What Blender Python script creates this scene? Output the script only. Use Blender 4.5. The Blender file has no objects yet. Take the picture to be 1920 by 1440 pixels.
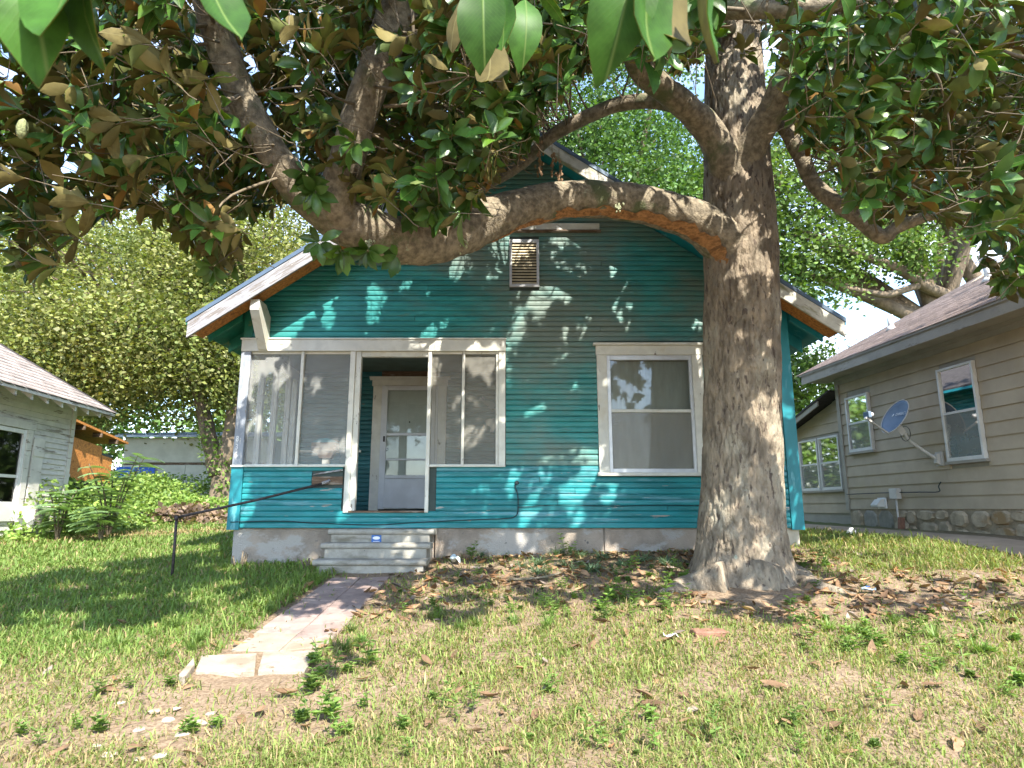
import bpy, math, random
import numpy as np
from mathutils import Vector, Matrix, Euler, noise

random.seed(11)
rng = np.random.default_rng(11)
scene = bpy.context.scene
col = scene.collection

# ------------------------------------------------------------------ camera
PITCH = math.radians(11.06)
CAMZ = 0.70
FPX = 1200.0
cam_d = bpy.data.cameras.new('camera')
cam_d.sensor_width = 36.0
cam_d.lens = 22.5
cam_d.clip_start = 0.05
cam_d.clip_end = 3000.0
cam_d.dof.use_dof = True
cam_d.dof.focus_distance = 8.0
cam_d.dof.aperture_fstop = 6.0
cam = bpy.data.objects.new('camera', cam_d)
cam.location = (0, 0, CAMZ)
cam.rotation_euler = (math.radians(90) + PITCH, 0, 0)
col.objects.link(cam)
scene.camera = cam

# ------------------------------------------------------------------ sky, sun, exposure
SUN_EL, SUN_AZ = math.radians(48), math.radians(26)     # azimuth: from behind the camera towards the right
SDIR = Vector((math.sin(SUN_AZ) * math.cos(SUN_EL), -math.cos(SUN_AZ) * math.cos(SUN_EL), math.sin(SUN_EL)))
world = bpy.data.worlds.new('World')
scene.world = world
world.use_nodes = True
wn = world.node_tree.nodes
wl = world.node_tree.links
wn.clear()
w_out = wn.new('ShaderNodeOutputWorld')
w_bg = wn.new('ShaderNodeBackground')
w_sky = wn.new('ShaderNodeTexSky')
w_sky.sky_type = 'NISHITA'
w_sky.sun_disc = False
w_sky.sun_elevation = SUN_EL
w_sky.sun_rotation = math.pi - SUN_AZ
w_sky.air_density = 1.0
w_sky.dust_density = 0.3
w_bg.inputs['Strength'].default_value = 0.15
w_tc = wn.new('ShaderNodeTexCoord')
w_map = wn.new('ShaderNodeMapping')
w_map.inputs['Scale'].default_value = (1.6, 1.6, 4.5)
w_noise = wn.new('ShaderNodeTexNoise')
w_noise.inputs['Scale'].default_value = 2.2
w_noise.inputs['Detail'].default_value = 7
w_ramp = wn.new('ShaderNodeValToRGB')
w_ramp.color_ramp.elements[0].position = 0.46
w_ramp.color_ramp.elements[1].position = 0.70
w_mix = wn.new('ShaderNodeMix')
w_mix.data_type = 'RGBA'
w_mix.inputs['B'].default_value = (4.0, 4.3, 4.9, 1)
wl.new(w_tc.outputs['Generated'], w_map.inputs['Vector'])
wl.new(w_map.outputs['Vector'], w_noise.inputs['Vector'])
wl.new(w_noise.outputs['Fac'], w_ramp.inputs['Fac'])
wl.new(w_ramp.outputs['Color'], w_mix.inputs['Factor'])
wl.new(w_sky.outputs['Color'], w_mix.inputs['A'])
wl.new(w_mix.outputs['Result'], w_bg.inputs['Color'])
wl.new(w_bg.outputs['Background'], w_out.inputs['Surface'])

sun_d = bpy.data.lights.new('sun', 'SUN')
sun_d.energy = 3.3
sun_d.angle = math.radians(0.53)
sun_d.color = (1.0, 0.94, 0.84)
sun = bpy.data.objects.new('sun', sun_d)
sun.rotation_euler = SDIR.to_track_quat('Z', 'Y').to_euler()
sun.location = (6, -10, 16)
col.objects.link(sun)

vs = scene.view_settings
vs.view_transform = 'Standard'
vs.look = 'None'
vs.exposure = 2.15
vs.gamma = 1.0
vs.use_curve_mapping = False
scene.cycles.max_bounces = 8
scene.cycles.transparent_max_bounces = 16

# ------------------------------------------------------------------ measuring helpers
CP, SP = math.cos(PITCH), math.sin(PITCH)

def P(u, v, Y):
    """world point at depth Y that lies under photograph pixel (u, v)"""
    a, b = (u - 960) / FPX, (720 - v) / FPX
    den = CP - b * SP
    return Vector((Y * a / den, Y, CAMZ + Y * (SP + b * CP) / den))

def project(p):
    """(n,3) array -> u, v, depth"""
    p = np.asarray(p, float)
    dx, dy, dz = p[..., 0], p[..., 1], p[..., 2] - CAMZ
    f = dy * CP + dz * SP
    up = -dy * SP + dz * CP
    f = np.where(np.abs(f) < 1e-6, 1e-6, f)
    return 960 + FPX * dx / f, 720 - FPX * up / f, f

def sstep(a, b, x):
    t = np.clip((np.asarray(x, float) - a) / (b - a), 0, 1)
    return t * t * (3 - 2 * t)

def zg(x, y):
    """height of the ground"""
    x = np.asarray(x, float); y = np.asarray(y, float)
    front = -0.107 * np.minimum(8.4 - y, 11.0)
    back = 0.018 * np.minimum(y - 8.4, 40.0)
    z = np.where(y < 8.4, front, back)
    cross = 0.032 * (np.clip(x, -4.2, 9) + 3.6)
    back_l = 0.058 * np.clip(y - 8.4, 0, 8.5) * sstep(-3.0, -3.9, x)
    z = z + back_l
    z = z + cross * (0.45 + 0.55 * sstep(3, 8, y))
    z = z + 0.025 * np.sin(x * 1.3 + y * 0.7) * np.sin(y * 1.1 - x * 0.4) * (1 - sstep(7.2, 8.2, y) * (1 - sstep(19, 22, y)))
    return z

def G(u, v):
    lo, hi = 1.0, 60.0
    for _ in range(50):
        m = (lo + hi) / 2
        p = P(u, v, m)
        if p.z > float(zg(p.x, p.y)):
            lo = m
        else:
            hi = m
    p = P(u, v, lo)
    return Vector((p.x, p.y, float(zg(p.x, p.y))))

# ------------------------------------------------------------------ materials
def nmat(name):
    m = bpy.data.materials.new(name)
    m.use_nodes = True
    nt = m.node_tree
    nt.nodes.clear()
    out = nt.nodes.new('ShaderNodeOutputMaterial')
    return m, nt, out

def mixc(nt, fac, a, b, mode='MIX'):
    n = nt.nodes.new('ShaderNodeMix')
    n.data_type = 'RGBA'
    n.blend_type = mode
    for sock, val in (('Factor', fac), ('A', a), ('B', b)):
        if hasattr(val, 'is_output') or isinstance(val, bpy.types.NodeSocket):
            nt.links.new(val, n.inputs[sock])
        elif sock == 'Factor':
            n.inputs[sock].default_value = val
        else:
            n.inputs[sock].default_value = (*val[:3], 1)
    return n.outputs['Result']

def noise_fac(nt, vec, scale, detail=4, lo=0.4, hi=0.6, rough=0.6):
    n = nt.nodes.new('ShaderNodeTexNoise')
    n.inputs['Scale'].default_value = scale
    n.inputs['Detail'].default_value = detail
    n.inputs['Roughness'].default_value = rough
    nt.links.new(vec, n.inputs['Vector'])
    r = nt.nodes.new('ShaderNodeMapRange')
    r.inputs['From Min'].default_value = lo
    r.inputs['From Max'].default_value = hi
    r.interpolation_type = 'SMOOTHSTEP'
    nt.links.new(n.outputs['Fac'], r.inputs['Value'])
    return r.outputs['Result'], n.outputs['Fac']

def posvec(nt, stretch=(1, 1, 1)):
    g = nt.nodes.new('ShaderNodeNewGeometry')
    mp = nt.nodes.new('ShaderNodeMapping')
    mp.inputs['Scale'].default_value = stretch[:3]
    if len(stretch) > 3:
        rt = nt.nodes.new('ShaderNodeVectorRotate')
        rt.rotation_type = 'Y_AXIS'
        rt.inputs['Angle'].default_value = stretch[3]
        nt.links.new(g.outputs['Position'], rt.inputs['Vector'])
        nt.links.new(rt.outputs['Vector'], mp.inputs['Vector'])
        return mp.outputs['Vector']
    nt.links.new(g.outputs['Position'], mp.inputs['Vector'])
    return mp.outputs['Vector']

def M(name, c, rough=0.65, var=0.18, scale=5, stretch=(1, 1, 1), bump=0.15, bscale=60, patches=(), spec=0.35,
      attr=False, rnd=0.0, metal=0.0, transl=0.0, bdist=0.01):
    """patches: list of (colour, noise scale, lo, hi, stretch)"""
    m, nt, out = nmat(name)
    vec = posvec(nt, stretch)
    if attr:
        a = nt.nodes.new('ShaderNodeAttribute')
        a.attribute_name = 'Col'
        base = a.outputs['Color']
        if c is not None:
            base = mixc(nt, 1.0, base, c, 'MULTIPLY')
        dark = mixc(nt, 1.0, base, (1 - var,) * 3, 'MULTIPLY')
        lite = mixc(nt, 1.0, base, (1 + var,) * 3, 'MULTIPLY')
    else:
        dark = tuple(x * (1 - var) for x in c)
        lite = tuple(min(1, x * (1 + var)) for x in c)
    f, _ = noise_fac(nt, vec, scale, 5, 0.3, 0.7)
    colr = mixc(nt, f, dark, lite)
    if rnd > 0:
        oi = nt.nodes.new('ShaderNodeObjectInfo')
        r = nt.nodes.new('ShaderNodeMapRange')
        r.inputs['To Min'].default_value = 1 - rnd
        r.inputs['To Max'].default_value = 1 + rnd
        nt.links.new(oi.outputs['Random'], r.inputs['Value'])
        cmb = nt.nodes.new('ShaderNodeCombineColor')
        for k in range(3):
            nt.links.new(r.outputs['Result'], cmb.inputs[k])
        colr = mixc(nt, 1.0, colr, cmb.outputs['Color'], 'MULTIPLY')
    hgt = None
    for (pc, ps, lo, hi, st) in patches:
        pv = posvec(nt, st)
        pf, _ = noise_fac(nt, pv, ps, 6, lo, hi, 0.62)
        colr = mixc(nt, pf, colr, pc)
        hgt = pf
    b = nt.nodes.new('ShaderNodeBsdfPrincipled')
    nt.links.new(colr, b.inputs['Base Color'])
    b.inputs['Roughness'].default_value = rough
    b.inputs['Specular IOR Level'].default_value = spec
    b.inputs['Metallic'].default_value = metal
    if bump > 0:
        _, bf = noise_fac(nt, vec, bscale, 5, 0.3, 0.7)
        bp = nt.nodes.new('ShaderNodeBump')
        bp.inputs['Strength'].default_value = bump
        bp.inputs['Distance'].default_value = bdist
        nt.links.new(bf, bp.inputs['Height'])
        nt.links.new(bp.outputs['Normal'], b.inputs['Normal'])
    sh = b.outputs['BSDF']
    if transl > 0:
        t = nt.nodes.new('ShaderNodeBsdfTranslucent')
        tc = mixc(nt, 1.0, colr, (1.5, 1.6, 0.6), 'MULTIPLY')
        nt.links.new(tc, t.inputs['Color'])
        mx = nt.nodes.new('ShaderNodeMixShader')
        mx.inputs['Fac'].default_value = transl
        nt.links.new(sh, mx.inputs[1])
        nt.links.new(t.outputs['BSDF'], mx.inputs[2])
        sh = mx.outputs['Shader']
    nt.links.new(sh, out.inputs['Surface'])
    return m

def glass_mat(name, refl=0.12, tint=(0.75, 0.8, 0.78), opacity=0.0):
    m, nt, out = nmat(name)
    tr = nt.nodes.new('ShaderNodeBsdfTransparent')
    tr.inputs['Color'].default_value = (*tint, 1)
    gl = nt.nodes.new('ShaderNodeBsdfGlossy')
    gl.inputs['Roughness'].default_value = 0.03
    fr = nt.nodes.new('ShaderNodeFresnel')
    fr.inputs['IOR'].default_value = 1.5
    ad = nt.nodes.new('ShaderNodeMath')
    ad.operation = 'ADD'
    ad.use_clamp = True
    ad.inputs[1].default_value = refl
    nt.links.new(fr.outputs['Fac'], ad.inputs[0])
    mx = nt.nodes.new('ShaderNodeMixShader')
    nt.links.new(ad.outputs[0], mx.inputs['Fac'])
    nt.links.new(tr.outputs[0], mx.inputs[1])
    nt.links.new(gl.outputs[0], mx.inputs[2])
    nt.links.new(mx.outputs[0], out.inputs['Surface'])
    return m

def screen_mat(name, c, alpha):
    """fine insect mesh: too fine to model, part cloth part gap"""
    m, nt, out = nmat(name)
    tr = nt.nodes.new('ShaderNodeBsdfTransparent')
    df = nt.nodes.new('ShaderNodeBsdfDiffuse')
    vec = posvec(nt)
    f, _ = noise_fac(nt, vec, 1.6, 6, 0.25, 0.75)
    cc = mixc(nt, f, tuple(x * 0.88 for x in c), c)
    nt.links.new(cc, df.inputs['Color'])
    mx = nt.nodes.new('ShaderNodeMixShader')
    r = nt.nodes.new('ShaderNodeMapRange')
    r.inputs['To Min'].default_value = alpha - 0.04
    r.inputs['To Max'].default_value = alpha + 0.04
    nt.links.new(f, r.inputs['Value'])
    nt.links.new(r.outputs['Result'], mx.inputs['Fac'])
    nt.links.new(tr.outputs[0], mx.inputs[1])
    nt.links.new(df.outputs[0], mx.inputs[2])
    nt.links.new(mx.outputs[0], out.inputs['Surface'])
    return m

GREYWOOD = (0.20, 0.17, 0.14)
MT = {}
MT['teal'] = M('teal_paint', (0.028, 0.225, 0.215), 0.45, 0.22, 3.0, (0.6, 1, 3), 0.25, 45,
               [((0.145, 0.195, 0.165), 0.55, 0.42, 0.68, (0.8, 1, 1.3)), ((0.16, 0.15, 0.11), 1.3, 0.60, 0.74, (0.5, 1, 1.8)),
                ((0.26, 0.25, 0.21), 5.0, 0.69, 0.73, (0.7, 1, 4))], rnd=0.10)
MT['teal_lower'] = M('teal_paint_worn', (0.014, 0.19, 0.205), 0.42, 0.22, 3.0, (0.6, 1, 3), 0.25, 45,
               [((0.09, 0.27, 0.31), 2.2, 0.52, 0.64, (0.5, 1, 5)),
                ((0.33, 0.30, 0.26), 4.0, 0.66, 0.69, (0.6, 1, 5))], rnd=0.12)
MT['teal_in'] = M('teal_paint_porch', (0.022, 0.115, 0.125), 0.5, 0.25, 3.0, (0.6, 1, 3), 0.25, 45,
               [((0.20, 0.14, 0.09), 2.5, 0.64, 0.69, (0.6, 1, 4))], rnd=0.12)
MT['teal_trim'] = M('teal_trim_paint', (0.012, 0.20, 0.24), 0.45, 0.15, 4, (1, 1, 0.5), 0.15, 50,
               [((0.10, 0.32, 0.36), 3.0, 0.60, 0.68, (2, 2, 0.5))])
MT['green_trim'] = M('green_trim_paint', (0.010, 0.15, 0.10), 0.5, 0.2, 6, (1, 1, 1), 0.15, 50,
               [((0.10, 0.16, 0.06), 4.0, 0.60, 0.68, (1, 1, 1))])
MT['sheath'] = M('old_sheathing', (0.05, 0.07, 0.065), 0.8)
MT['white'] = M('white_peeling_paint', (0.60, 0.595, 0.53), 0.55, 0.10, 6, (1, 1, 1), 0.2, 60,
               [((0.50, 0.47, 0.38), 3.0, 0.50, 0.70, (1, 1, 1)),
                (GREYWOOD, 9.0, 0.655, 0.68, (1.6, 1.6, 0.55))], rnd=0.04)
MT['white_h'] = M('white_peeling_paint_header', (0.60, 0.595, 0.53), 0.55, 0.10, 6, (1, 1, 1), 0.2, 60,
               [((0.50, 0.48, 0.40), 3.0, 0.50, 0.70, (1, 1, 1)),
                (GREYWOOD, 7.0, 0.675, 0.695, (0.6, 1.0, 2.5))], rnd=0.04)
MT['barge_l'] = M('weathered_barge', (0.27, 0.27, 0.285), 0.7, 0.15, 6, (1, 1, 1), 0.3, 60,
               [((0.17, 0.15, 0.135), 7.0, 0.50, 0.58, (0.35, 1, 5.0, 0.595)), ((0.50, 0.50, 0.49), 9.0, 0.60, 0.64, (0.3, 1, 5.0, 0.595))])
MT['barge_r'] = M('mossy_barge', (0.55, 0.54, 0.47), 0.65, 0.15, 6, (1, 1, 1), 0.3, 60,
               [((0.22, 0.22, 0.11), 2.2, 0.50, 0.62, (0.6, 1, 2, -0.595)), (GREYWOOD, 8.0, 0.62, 0.66, (0.4, 1, 4, -0.595))])
MT['post_grey'] = M('weathered_post', (0.25, 0.275, 0.31), 0.65, 0.15, 6, (1, 1, 1), 0.3, 60,
               [((0.50, 0.50, 0.49), 10.0, 0.55, 0.59, (2.4, 2.4, 0.5)), (GREYWOOD, 12.0, 0.63, 0.65, (2.4, 2.4, 0.4))])
MT['alu'] = M('aluminium', (0.55, 0.56, 0.57), 0.4, 0.08, 8, metal=0.35, bump=0.05)
MT['louvre'] = M('vent_louvre', (0.55, 0.47, 0.31), 0.6, 0.2, 8)
MT['dark'] = M('unlit_black', (0.012, 0.012, 0.012), 0.9)  # near-black sheets stand in for unlit space behind vent, pane and doorway
MT['osb'] = M('orange_osb', (0.46, 0.19, 0.05), 0.7, 0.3, 30, (1, 1, 1), 0.15, 50,
              [((0.26, 0.10, 0.03), 14.0, 0.56, 0.62, (1, 1, 1))])
MT['brownwood'] = M('brown_wood', (0.13, 0.085, 0.055), 0.8, 0.35, 8, (1, 1, 8), 0.35, 60,
                    [((0.24, 0.20, 0.16), 6.0, 0.55, 0.6, (0.6, 1, 6))])
MT['drip'] = M('drip_edge', (0.10, 0.14, 0.19), 0.4, 0.1, 5, metal=0.3, bump=0)
MT['shingle_dark'] = M('dark_shingle', (0.045, 0.04, 0.04), 0.9, 0.3, 12)
MT['shingle'] = M('shingle', (1, 1, 1), 0.92, 0.2, 14, attr=True, bump=0.4, bscale=220)
MT['conc'] = M('stem_wall_concrete', (0.29, 0.245, 0.20), 0.9, 0.2, 4, (1, 1, 1), 0.6, 55,
               [((0.36, 0.34, 0.31), 1.4, 0.50, 0.56, (1, 1, 1.6)), ((0.30, 0.19, 0.11), 1.1, 0.58, 0.66, (1, 1, 0.8)),
                ((0.13, 0.12, 0.11), 9.0, 0.66, 0.72, (1, 1, 1))], bdist=0.02)
MT['pier'] = M('pale_pier', (0.45, 0.41, 0.33), 0.9, 0.15, 6, bump=0.4, bscale=60)
MT['step'] = M('cast_concrete', (0.31, 0.295, 0.255), 0.9, 0.18, 7, (1, 1, 1), 0.5, 110,
               [((0.18, 0.165, 0.125), 2.5, 0.52, 0.66, (0.7, 1, 2.5)), ((0.12, 0.11, 0.10), 30.0, 0.66, 0.70, (1, 1, 1))])
MT['paver'] = M('red_paver', (0.25, 0.185, 0.16), 0.9, 0.2, 6, (1, 1, 1), 0.4, 90,
                [((0.29, 0.24, 0.20), 3.0, 0.5, 0.68, (1, 1, 1)), ((0.13, 0.10, 0.08), 11.0, 0.60, 0.68, (1, 1, 1))], rnd=0.14)
MT['paver_pale'] = M('pale_paver', (0.30, 0.255, 0.20), 0.9, 0.15, 6, (1, 1, 1), 0.4, 90,
                [((0.23, 0.18, 0.13), 4.0, 0.5, 0.68, (1, 1, 1)), ((0.17, 0.13, 0.09), 12.0, 0.60, 0.68, (1, 1, 1))], rnd=0.10)
MT['rust'] = M('rusty_pipe', (0.055, 0.045, 0.045), 0.6, 0.4, 30, metal=0.3, bump=0.2)
MT['cable'] = M('black_cable', (0.015, 0.03, 0.035), 0.5, 0.2, 8, bump=0)
MT['screen'] = screen_mat('insect_screen', (0.46, 0.47, 0.45), 0.40)
MT['screen_dark'] = screen_mat('dark_insect_screen', (0.34, 0.33, 0.29), 0.50)
MT['glass'] = glass_mat('window_glass', 0.04)
MT['glass_dark'] = glass_mat('neighbour_glass', 0.0)
MT['blind'] = M('drawn_blind', (0.46, 0.44, 0.39), 0.8, 0.12, 2, (3, 3, 0.6), 0.1, 20)
MT['curtain'] = M('grey_curtain', (0.42, 0.42, 0.40), 0.8, 0.25, 4, (8, 8, 0.4), 0.1, 20)
MT['doorwhite'] = M('white_door', (0.66, 0.665, 0.64), 0.45, 0.06, 4, bump=0.05)
MT['storm'] = M('storm_door_white', (0.58, 0.60, 0.62), 0.4, 0.08, 3, bump=0.05)
MT['black'] = M('black_plastic', (0.02, 0.02, 0.02), 0.4, bump=0)
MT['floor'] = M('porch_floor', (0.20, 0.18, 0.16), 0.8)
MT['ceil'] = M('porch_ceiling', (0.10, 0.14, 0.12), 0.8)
MT['blue'] = M('blue_sticker', (0.02, 0.12, 0.40), 0.4, 0.05, bump=0)
MT['paperwhite'] = M('white_print', (0.75, 0.75, 0.75), 0.5, 0.05, bump=0)
MT['beige'] = M('beige_siding', (0.42, 0.345, 0.25), 0.75, 0.08, 2.5, (1, 1, 1), 0.15, 120,
                [((0.40, 0.325, 0.20), 0.9, 0.58, 0.75, (1, 1, 0.6))], rnd=0.03)
MT['beige_trim'] = M('beige_trim', (0.33, 0.30, 0.25), 0.7, 0.10, 3, bump=0.1)
MT['beige_fascia'] = M('beige_fascia', (0.36, 0.325, 0.27), 0.7, 0.10, 3, bump=0.1,
                       patches=[((0.22, 0.19, 0.15), 3.0, 0.58, 0.68, (1, 1, 2))])
MT['stone'] = M('foundation_stone', (0.38, 0.31, 0.22), 0.9, 0.25, 7, (1, 1, 1), 0.5, 40,
                [((0.30, 0.20, 0.10), 2.0, 0.55, 0.65, (1, 1, 1))], rnd=0.08, bdist=0.02)
MT['mortar'] = M('mortar', (0.31, 0.25, 0.175), 0.95, 0.2, 12, bump=0.4)
MT['block'] = M('concrete_block', (0.27, 0.25, 0.215), 0.9, 0.15, 10, bump=0.4, bscale=100)
MT['oldwhite'] = M('old_white_siding', (0.52, 0.50, 0.45), 0.65, 0.12, 4, (1, 1, 1), 0.2, 60,
                   [((0.24, 0.21, 0.17), 3.2, 0.60, 0.64, (0.5, 0.5, 4))], rnd=0.06)
MT['shedwhite'] = M('shed_panel', (0.52, 0.52, 0.45), 0.8, 0.10, 3, bump=0.1)
MT['shedroof'] = M('shed_metal_roof', (0.22, 0.26, 0.32), 0.35, 0.2, 6, metal=0.6, bump=0.1)
MT['tarp'] = M('blue_tarp', (0.01, 0.10, 0.52), 0.4, 0.2, 6, bump=0.3, bscale=12)
MT['dishgrey'] = M('dish_grey', (0.15, 0.21, 0.29), 0.5, 0.05, bump=0)
MT['dishlight'] = M('dish_metal', (0.52, 0.49, 0.45), 0.5, 0.08, bump=0)
MT['pvc'] = M('white_pvc', (0.62, 0.61, 0.58), 0.5, 0.08, bump=0)
MT['brick'] = M('red_brick', (0.24, 0.125, 0.085), 0.9, 0.2, 20, bump=0.4)
MT['bark'] = M('magnolia_bark', (0.225, 0.182, 0.130), 0.9, 0.40, 9, (1, 1, 0.45), 0.9, 34,
               [((0.31, 0.27, 0.20), 3.5, 0.50, 0.64, (1, 1, 0.5)), ((0.095, 0.072, 0.055), 19.0, 0.57, 0.64, (1, 1, 0.28)),
                ((0.30, 0.31, 0.24), 7.0, 0.70, 0.73, (1, 1, 1))], bdist=0.03)
MT['limb'] = M('limb_bark', (0.21, 0.175, 0.122), 0.9, 0.45, 16, (1, 1, 1), 1.0, 45,
               [((0.10, 0.115, 0.055), 2.5, 0.52, 0.66, (1, 1, 1)), ((0.30, 0.31, 0.22), 6.5, 0.69, 0.72, (1, 1, 1))], bdist=0.015)
MT['scar'] = M('torn_bark', (0.30, 0.150, 0.060), 0.85, 0.35, 20, (1, 1, 3), 0.6, 60,
               [((0.16, 0.08, 0.035), 9.0, 0.52, 0.62, (1, 1, 2))])
MT['twig'] = M('twig', (0.15, 0.12, 0.08), 0.85, 0.25, 20, bump=0.2)
MT['leaf_top'] = M('magnolia_leaf_top', (1, 1, 1), 0.30, 0.15, 9, attr=True, bump=0.15, bscale=40, spec=0.45, transl=0.34)
MT['leaf_under'] = M('magnolia_leaf_under', (1, 1, 1), 0.7, 0.15, 9, attr=True, bump=0.1, bscale=60, spec=0.2, transl=0.36)
def leaf_vein_mat(name, base, vein, rough, spec, transl, rnd):
    m, nt, out = nmat(name)
    tc = nt.nodes.new('ShaderNodeTexCoord')
    sp = nt.nodes.new('ShaderNodeSeparateXYZ')
    nt.links.new(tc.outputs['Object'], sp.inputs[0])
    def mth(op, a, b=None):
        n = nt.nodes.new('ShaderNodeMath'); n.operation = op
        for i, q in enumerate((a, b)):
            if q is None: continue
            if isinstance(q, bpy.types.NodeSocket): nt.links.new(q, n.inputs[i])
            else: n.inputs[i].default_value = q
        return n.outputs[0]
    ay = mth('ABSOLUTE', sp.outputs['Y'])
    rib = mth('SUBTRACT', 1.0, mth('MINIMUM', mth('DIVIDE', ay, 0.014), 1.0))
    k = mth('ADD', mth('MULTIPLY', sp.outputs['X'], 70.0), mth('MULTIPLY', ay, -95.0))
    side = mth('POWER', mth('ABSOLUTE', mth('SINE', k)), 14.0)
    fac = mth('MAXIMUM', rib, mth('MULTIPLY', side, 0.07))
    vec = tc.outputs['Object']
    f, _ = noise_fac(nt, vec, 5.0, 4, 0.3, 0.7)
    c0 = mixc(nt, f, tuple(x * 0.75 for x in base), tuple(x * 1.25 for x in base))
    oi = nt.nodes.new('ShaderNodeObjectInfo')
    r = nt.nodes.new('ShaderNodeMapRange')
    r.inputs['To Min'].default_value = 1 - rnd; r.inputs['To Max'].default_value = 1 + rnd
    nt.links.new(oi.outputs['Random'], r.inputs['Value'])
    cmb = nt.nodes.new('ShaderNodeCombineColor')
    for q in range(3): nt.links.new(r.outputs['Result'], cmb.inputs[q])
    c0 = mixc(nt, 1.0, c0, cmb.outputs['Color'], 'MULTIPLY')
    c = mixc(nt, fac, c0, vein)
    b = nt.nodes.new('ShaderNodeBsdfPrincipled')
    nt.links.new(c, b.inputs['Base Color'])
    b.inputs['Roughness'].default_value = rough
    b.inputs['Specular IOR Level'].default_value = spec
    bp = nt.nodes.new('ShaderNodeBump'); bp.inputs['Strength'].default_value = 0.12; bp.inputs['Distance'].default_value = 0.01
    nt.links.new(fac, bp.inputs['Height']); nt.links.new(bp.outputs['Normal'], b.inputs['Normal'])
    t = nt.nodes.new('ShaderNodeBsdfTranslucent')
    nt.links.new(mixc(nt, 1.0, c, (1.6, 1.6, 0.6), 'MULTIPLY'), t.inputs['Color'])
    mx = nt.nodes.new('ShaderNodeMixShader'); mx.inputs['Fac'].default_value = transl
    nt.links.new(b.outputs[0], mx.inputs[1]); nt.links.new(t.outputs[0], mx.inputs[2])
    nt.links.new(mx.outputs[0], out.inputs['Surface'])
    return m
MT['leaf_top1'] = leaf_vein_mat('magnolia_leaf_top_single', (0.040, 0.105, 0.014), (0.13, 0.20, 0.05), 0.45, 0.14, 0.28, 0.35)
MT['leaf_under1'] = leaf_vein_mat('magnolia_leaf_under_single', (0.165, 0.135, 0.050), (0.22, 0.19, 0.08), 0.7, 0.15, 0.30, 0.3)
MT['foliage'] = M('tree_foliage', (1, 1, 1), 0.55, 0.12, 1.0, attr=True, bump=0, spec=0.3, transl=0.25)
MT['grass'] = M('grass_blades', (1, 1, 1), 0.6, 0.10, 3.0, attr=True, bump=0, spec=0.25, transl=0.30)
MT['weed'] = M('weed_leaves', (0.135, 0.215, 0.05), 0.5, 0.25, 8, bump=0.1, spec=0.3, transl=0.30, rnd=0.25)
MT['liriope'] = M('grey_green_blades', (0.13, 0.20, 0.11), 0.5, 0.25, 8, bump=0, spec=0.3, transl=0.2, rnd=0.2)
MT['deadleaf'] = M('dead_leaf', (0.235, 0.145, 0.082), 0.75, 0.3, 14, bump=0.2, spec=0.25, transl=0.10, rnd=0.45)
MT['litter'] = M('dead_leaf_litter', (1, 1, 1), 0.8, 0.2, 14, attr=True, bump=0.2, spec=0.2, transl=0.10)
MT['stonechip'] = M('pale_stone', (0.38, 0.32, 0.25), 0.9, 0.2, 20, bump=0.4, rnd=0.2)
MT['bgbark'] = M('tree_bark', (0.17, 0.13, 0.09), 0.9, 0.35, 5, (1, 1, 0.4), 0.6, 20, bdist=0.05)
MT['drive'] = M('old_path_concrete', (0.38, 0.29, 0.21), 0.9, 0.15, 2, bump=0.3)

def ground_material():
    m, nt, out = nmat('lawn_soil')
    vec = posvec(nt)
    f1, _ = noise_fac(nt, vec, 1.2, 6, 0.35, 0.65)
    f2, n2 = noise_fac(nt, vec, 9.0, 6, 0.35, 0.65)
    f3, _ = noise_fac(nt, vec, 45.0, 5, 0.40, 0.62)
    c = mixc(nt, f1, (0.20, 0.145, 0.098), (0.30, 0.23, 0.16))
    c = mixc(nt, f2, c, (0.24, 0.18, 0.12))
    c = mixc(nt, f3, c, (0.15, 0.105, 0.068))
    # greener turf away from the worn front strip
    sx = nt.nodes.new('ShaderNodeSeparateXYZ')
    nt.links.new(vec, sx.inputs[0])
    r = nt.nodes.new('ShaderNodeMapRange')
    r.inputs['From Min'].default_value = 8.0
    r.inputs['From Max'].default_value = 14.0
    nt.links.new(sx.outputs['Y'], r.inputs['Value'])
    c = mixc(nt, r.outputs['Result'], c, (0.10, 0.125, 0.045))
    b = nt.nodes.new('ShaderNodeBsdfPrincipled')
    b.inputs['Roughness'].default_value = 0.95
    b.inputs['Specular IOR Level'].default_value = 0.15
    nt.links.new(c, b.inputs['Base Color'])
    bp = nt.nodes.new('ShaderNodeBump')
    bp.inputs['Strength'].default_value = 0.8
    bp.inputs['Distance'].default_value = 0.03
    nt.links.new(n2, bp.inputs['Height'])
    nt.links.new(bp.outputs['Normal'], b.inputs['Normal'])
    nt.links.new(b.outputs[0], out.inputs['Surface'])
    return m
MT['ground'] = ground_material()

# ------------------------------------------------------------------ mesh helpers
def tag(o, label=None, cat=None, group=None, kind=None):
    if label: o['label'] = label
    if cat: o['category'] = cat
    if group: o['group'] = group
    if kind: o['kind'] = kind
    return o

def root(name, loc, rz=0.0, label=None, cat=None, group=None):
    o = bpy.data.objects.new(name, None)
    o.empty_display_size = 0.3
    o.location = loc
    o.rotation_euler = (0, 0, rz)
    col.objects.link(o)
    return tag(o, label, cat, group)

def top_of(o):
    while o.parent is not None:
        o = o.parent
    return o

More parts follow.
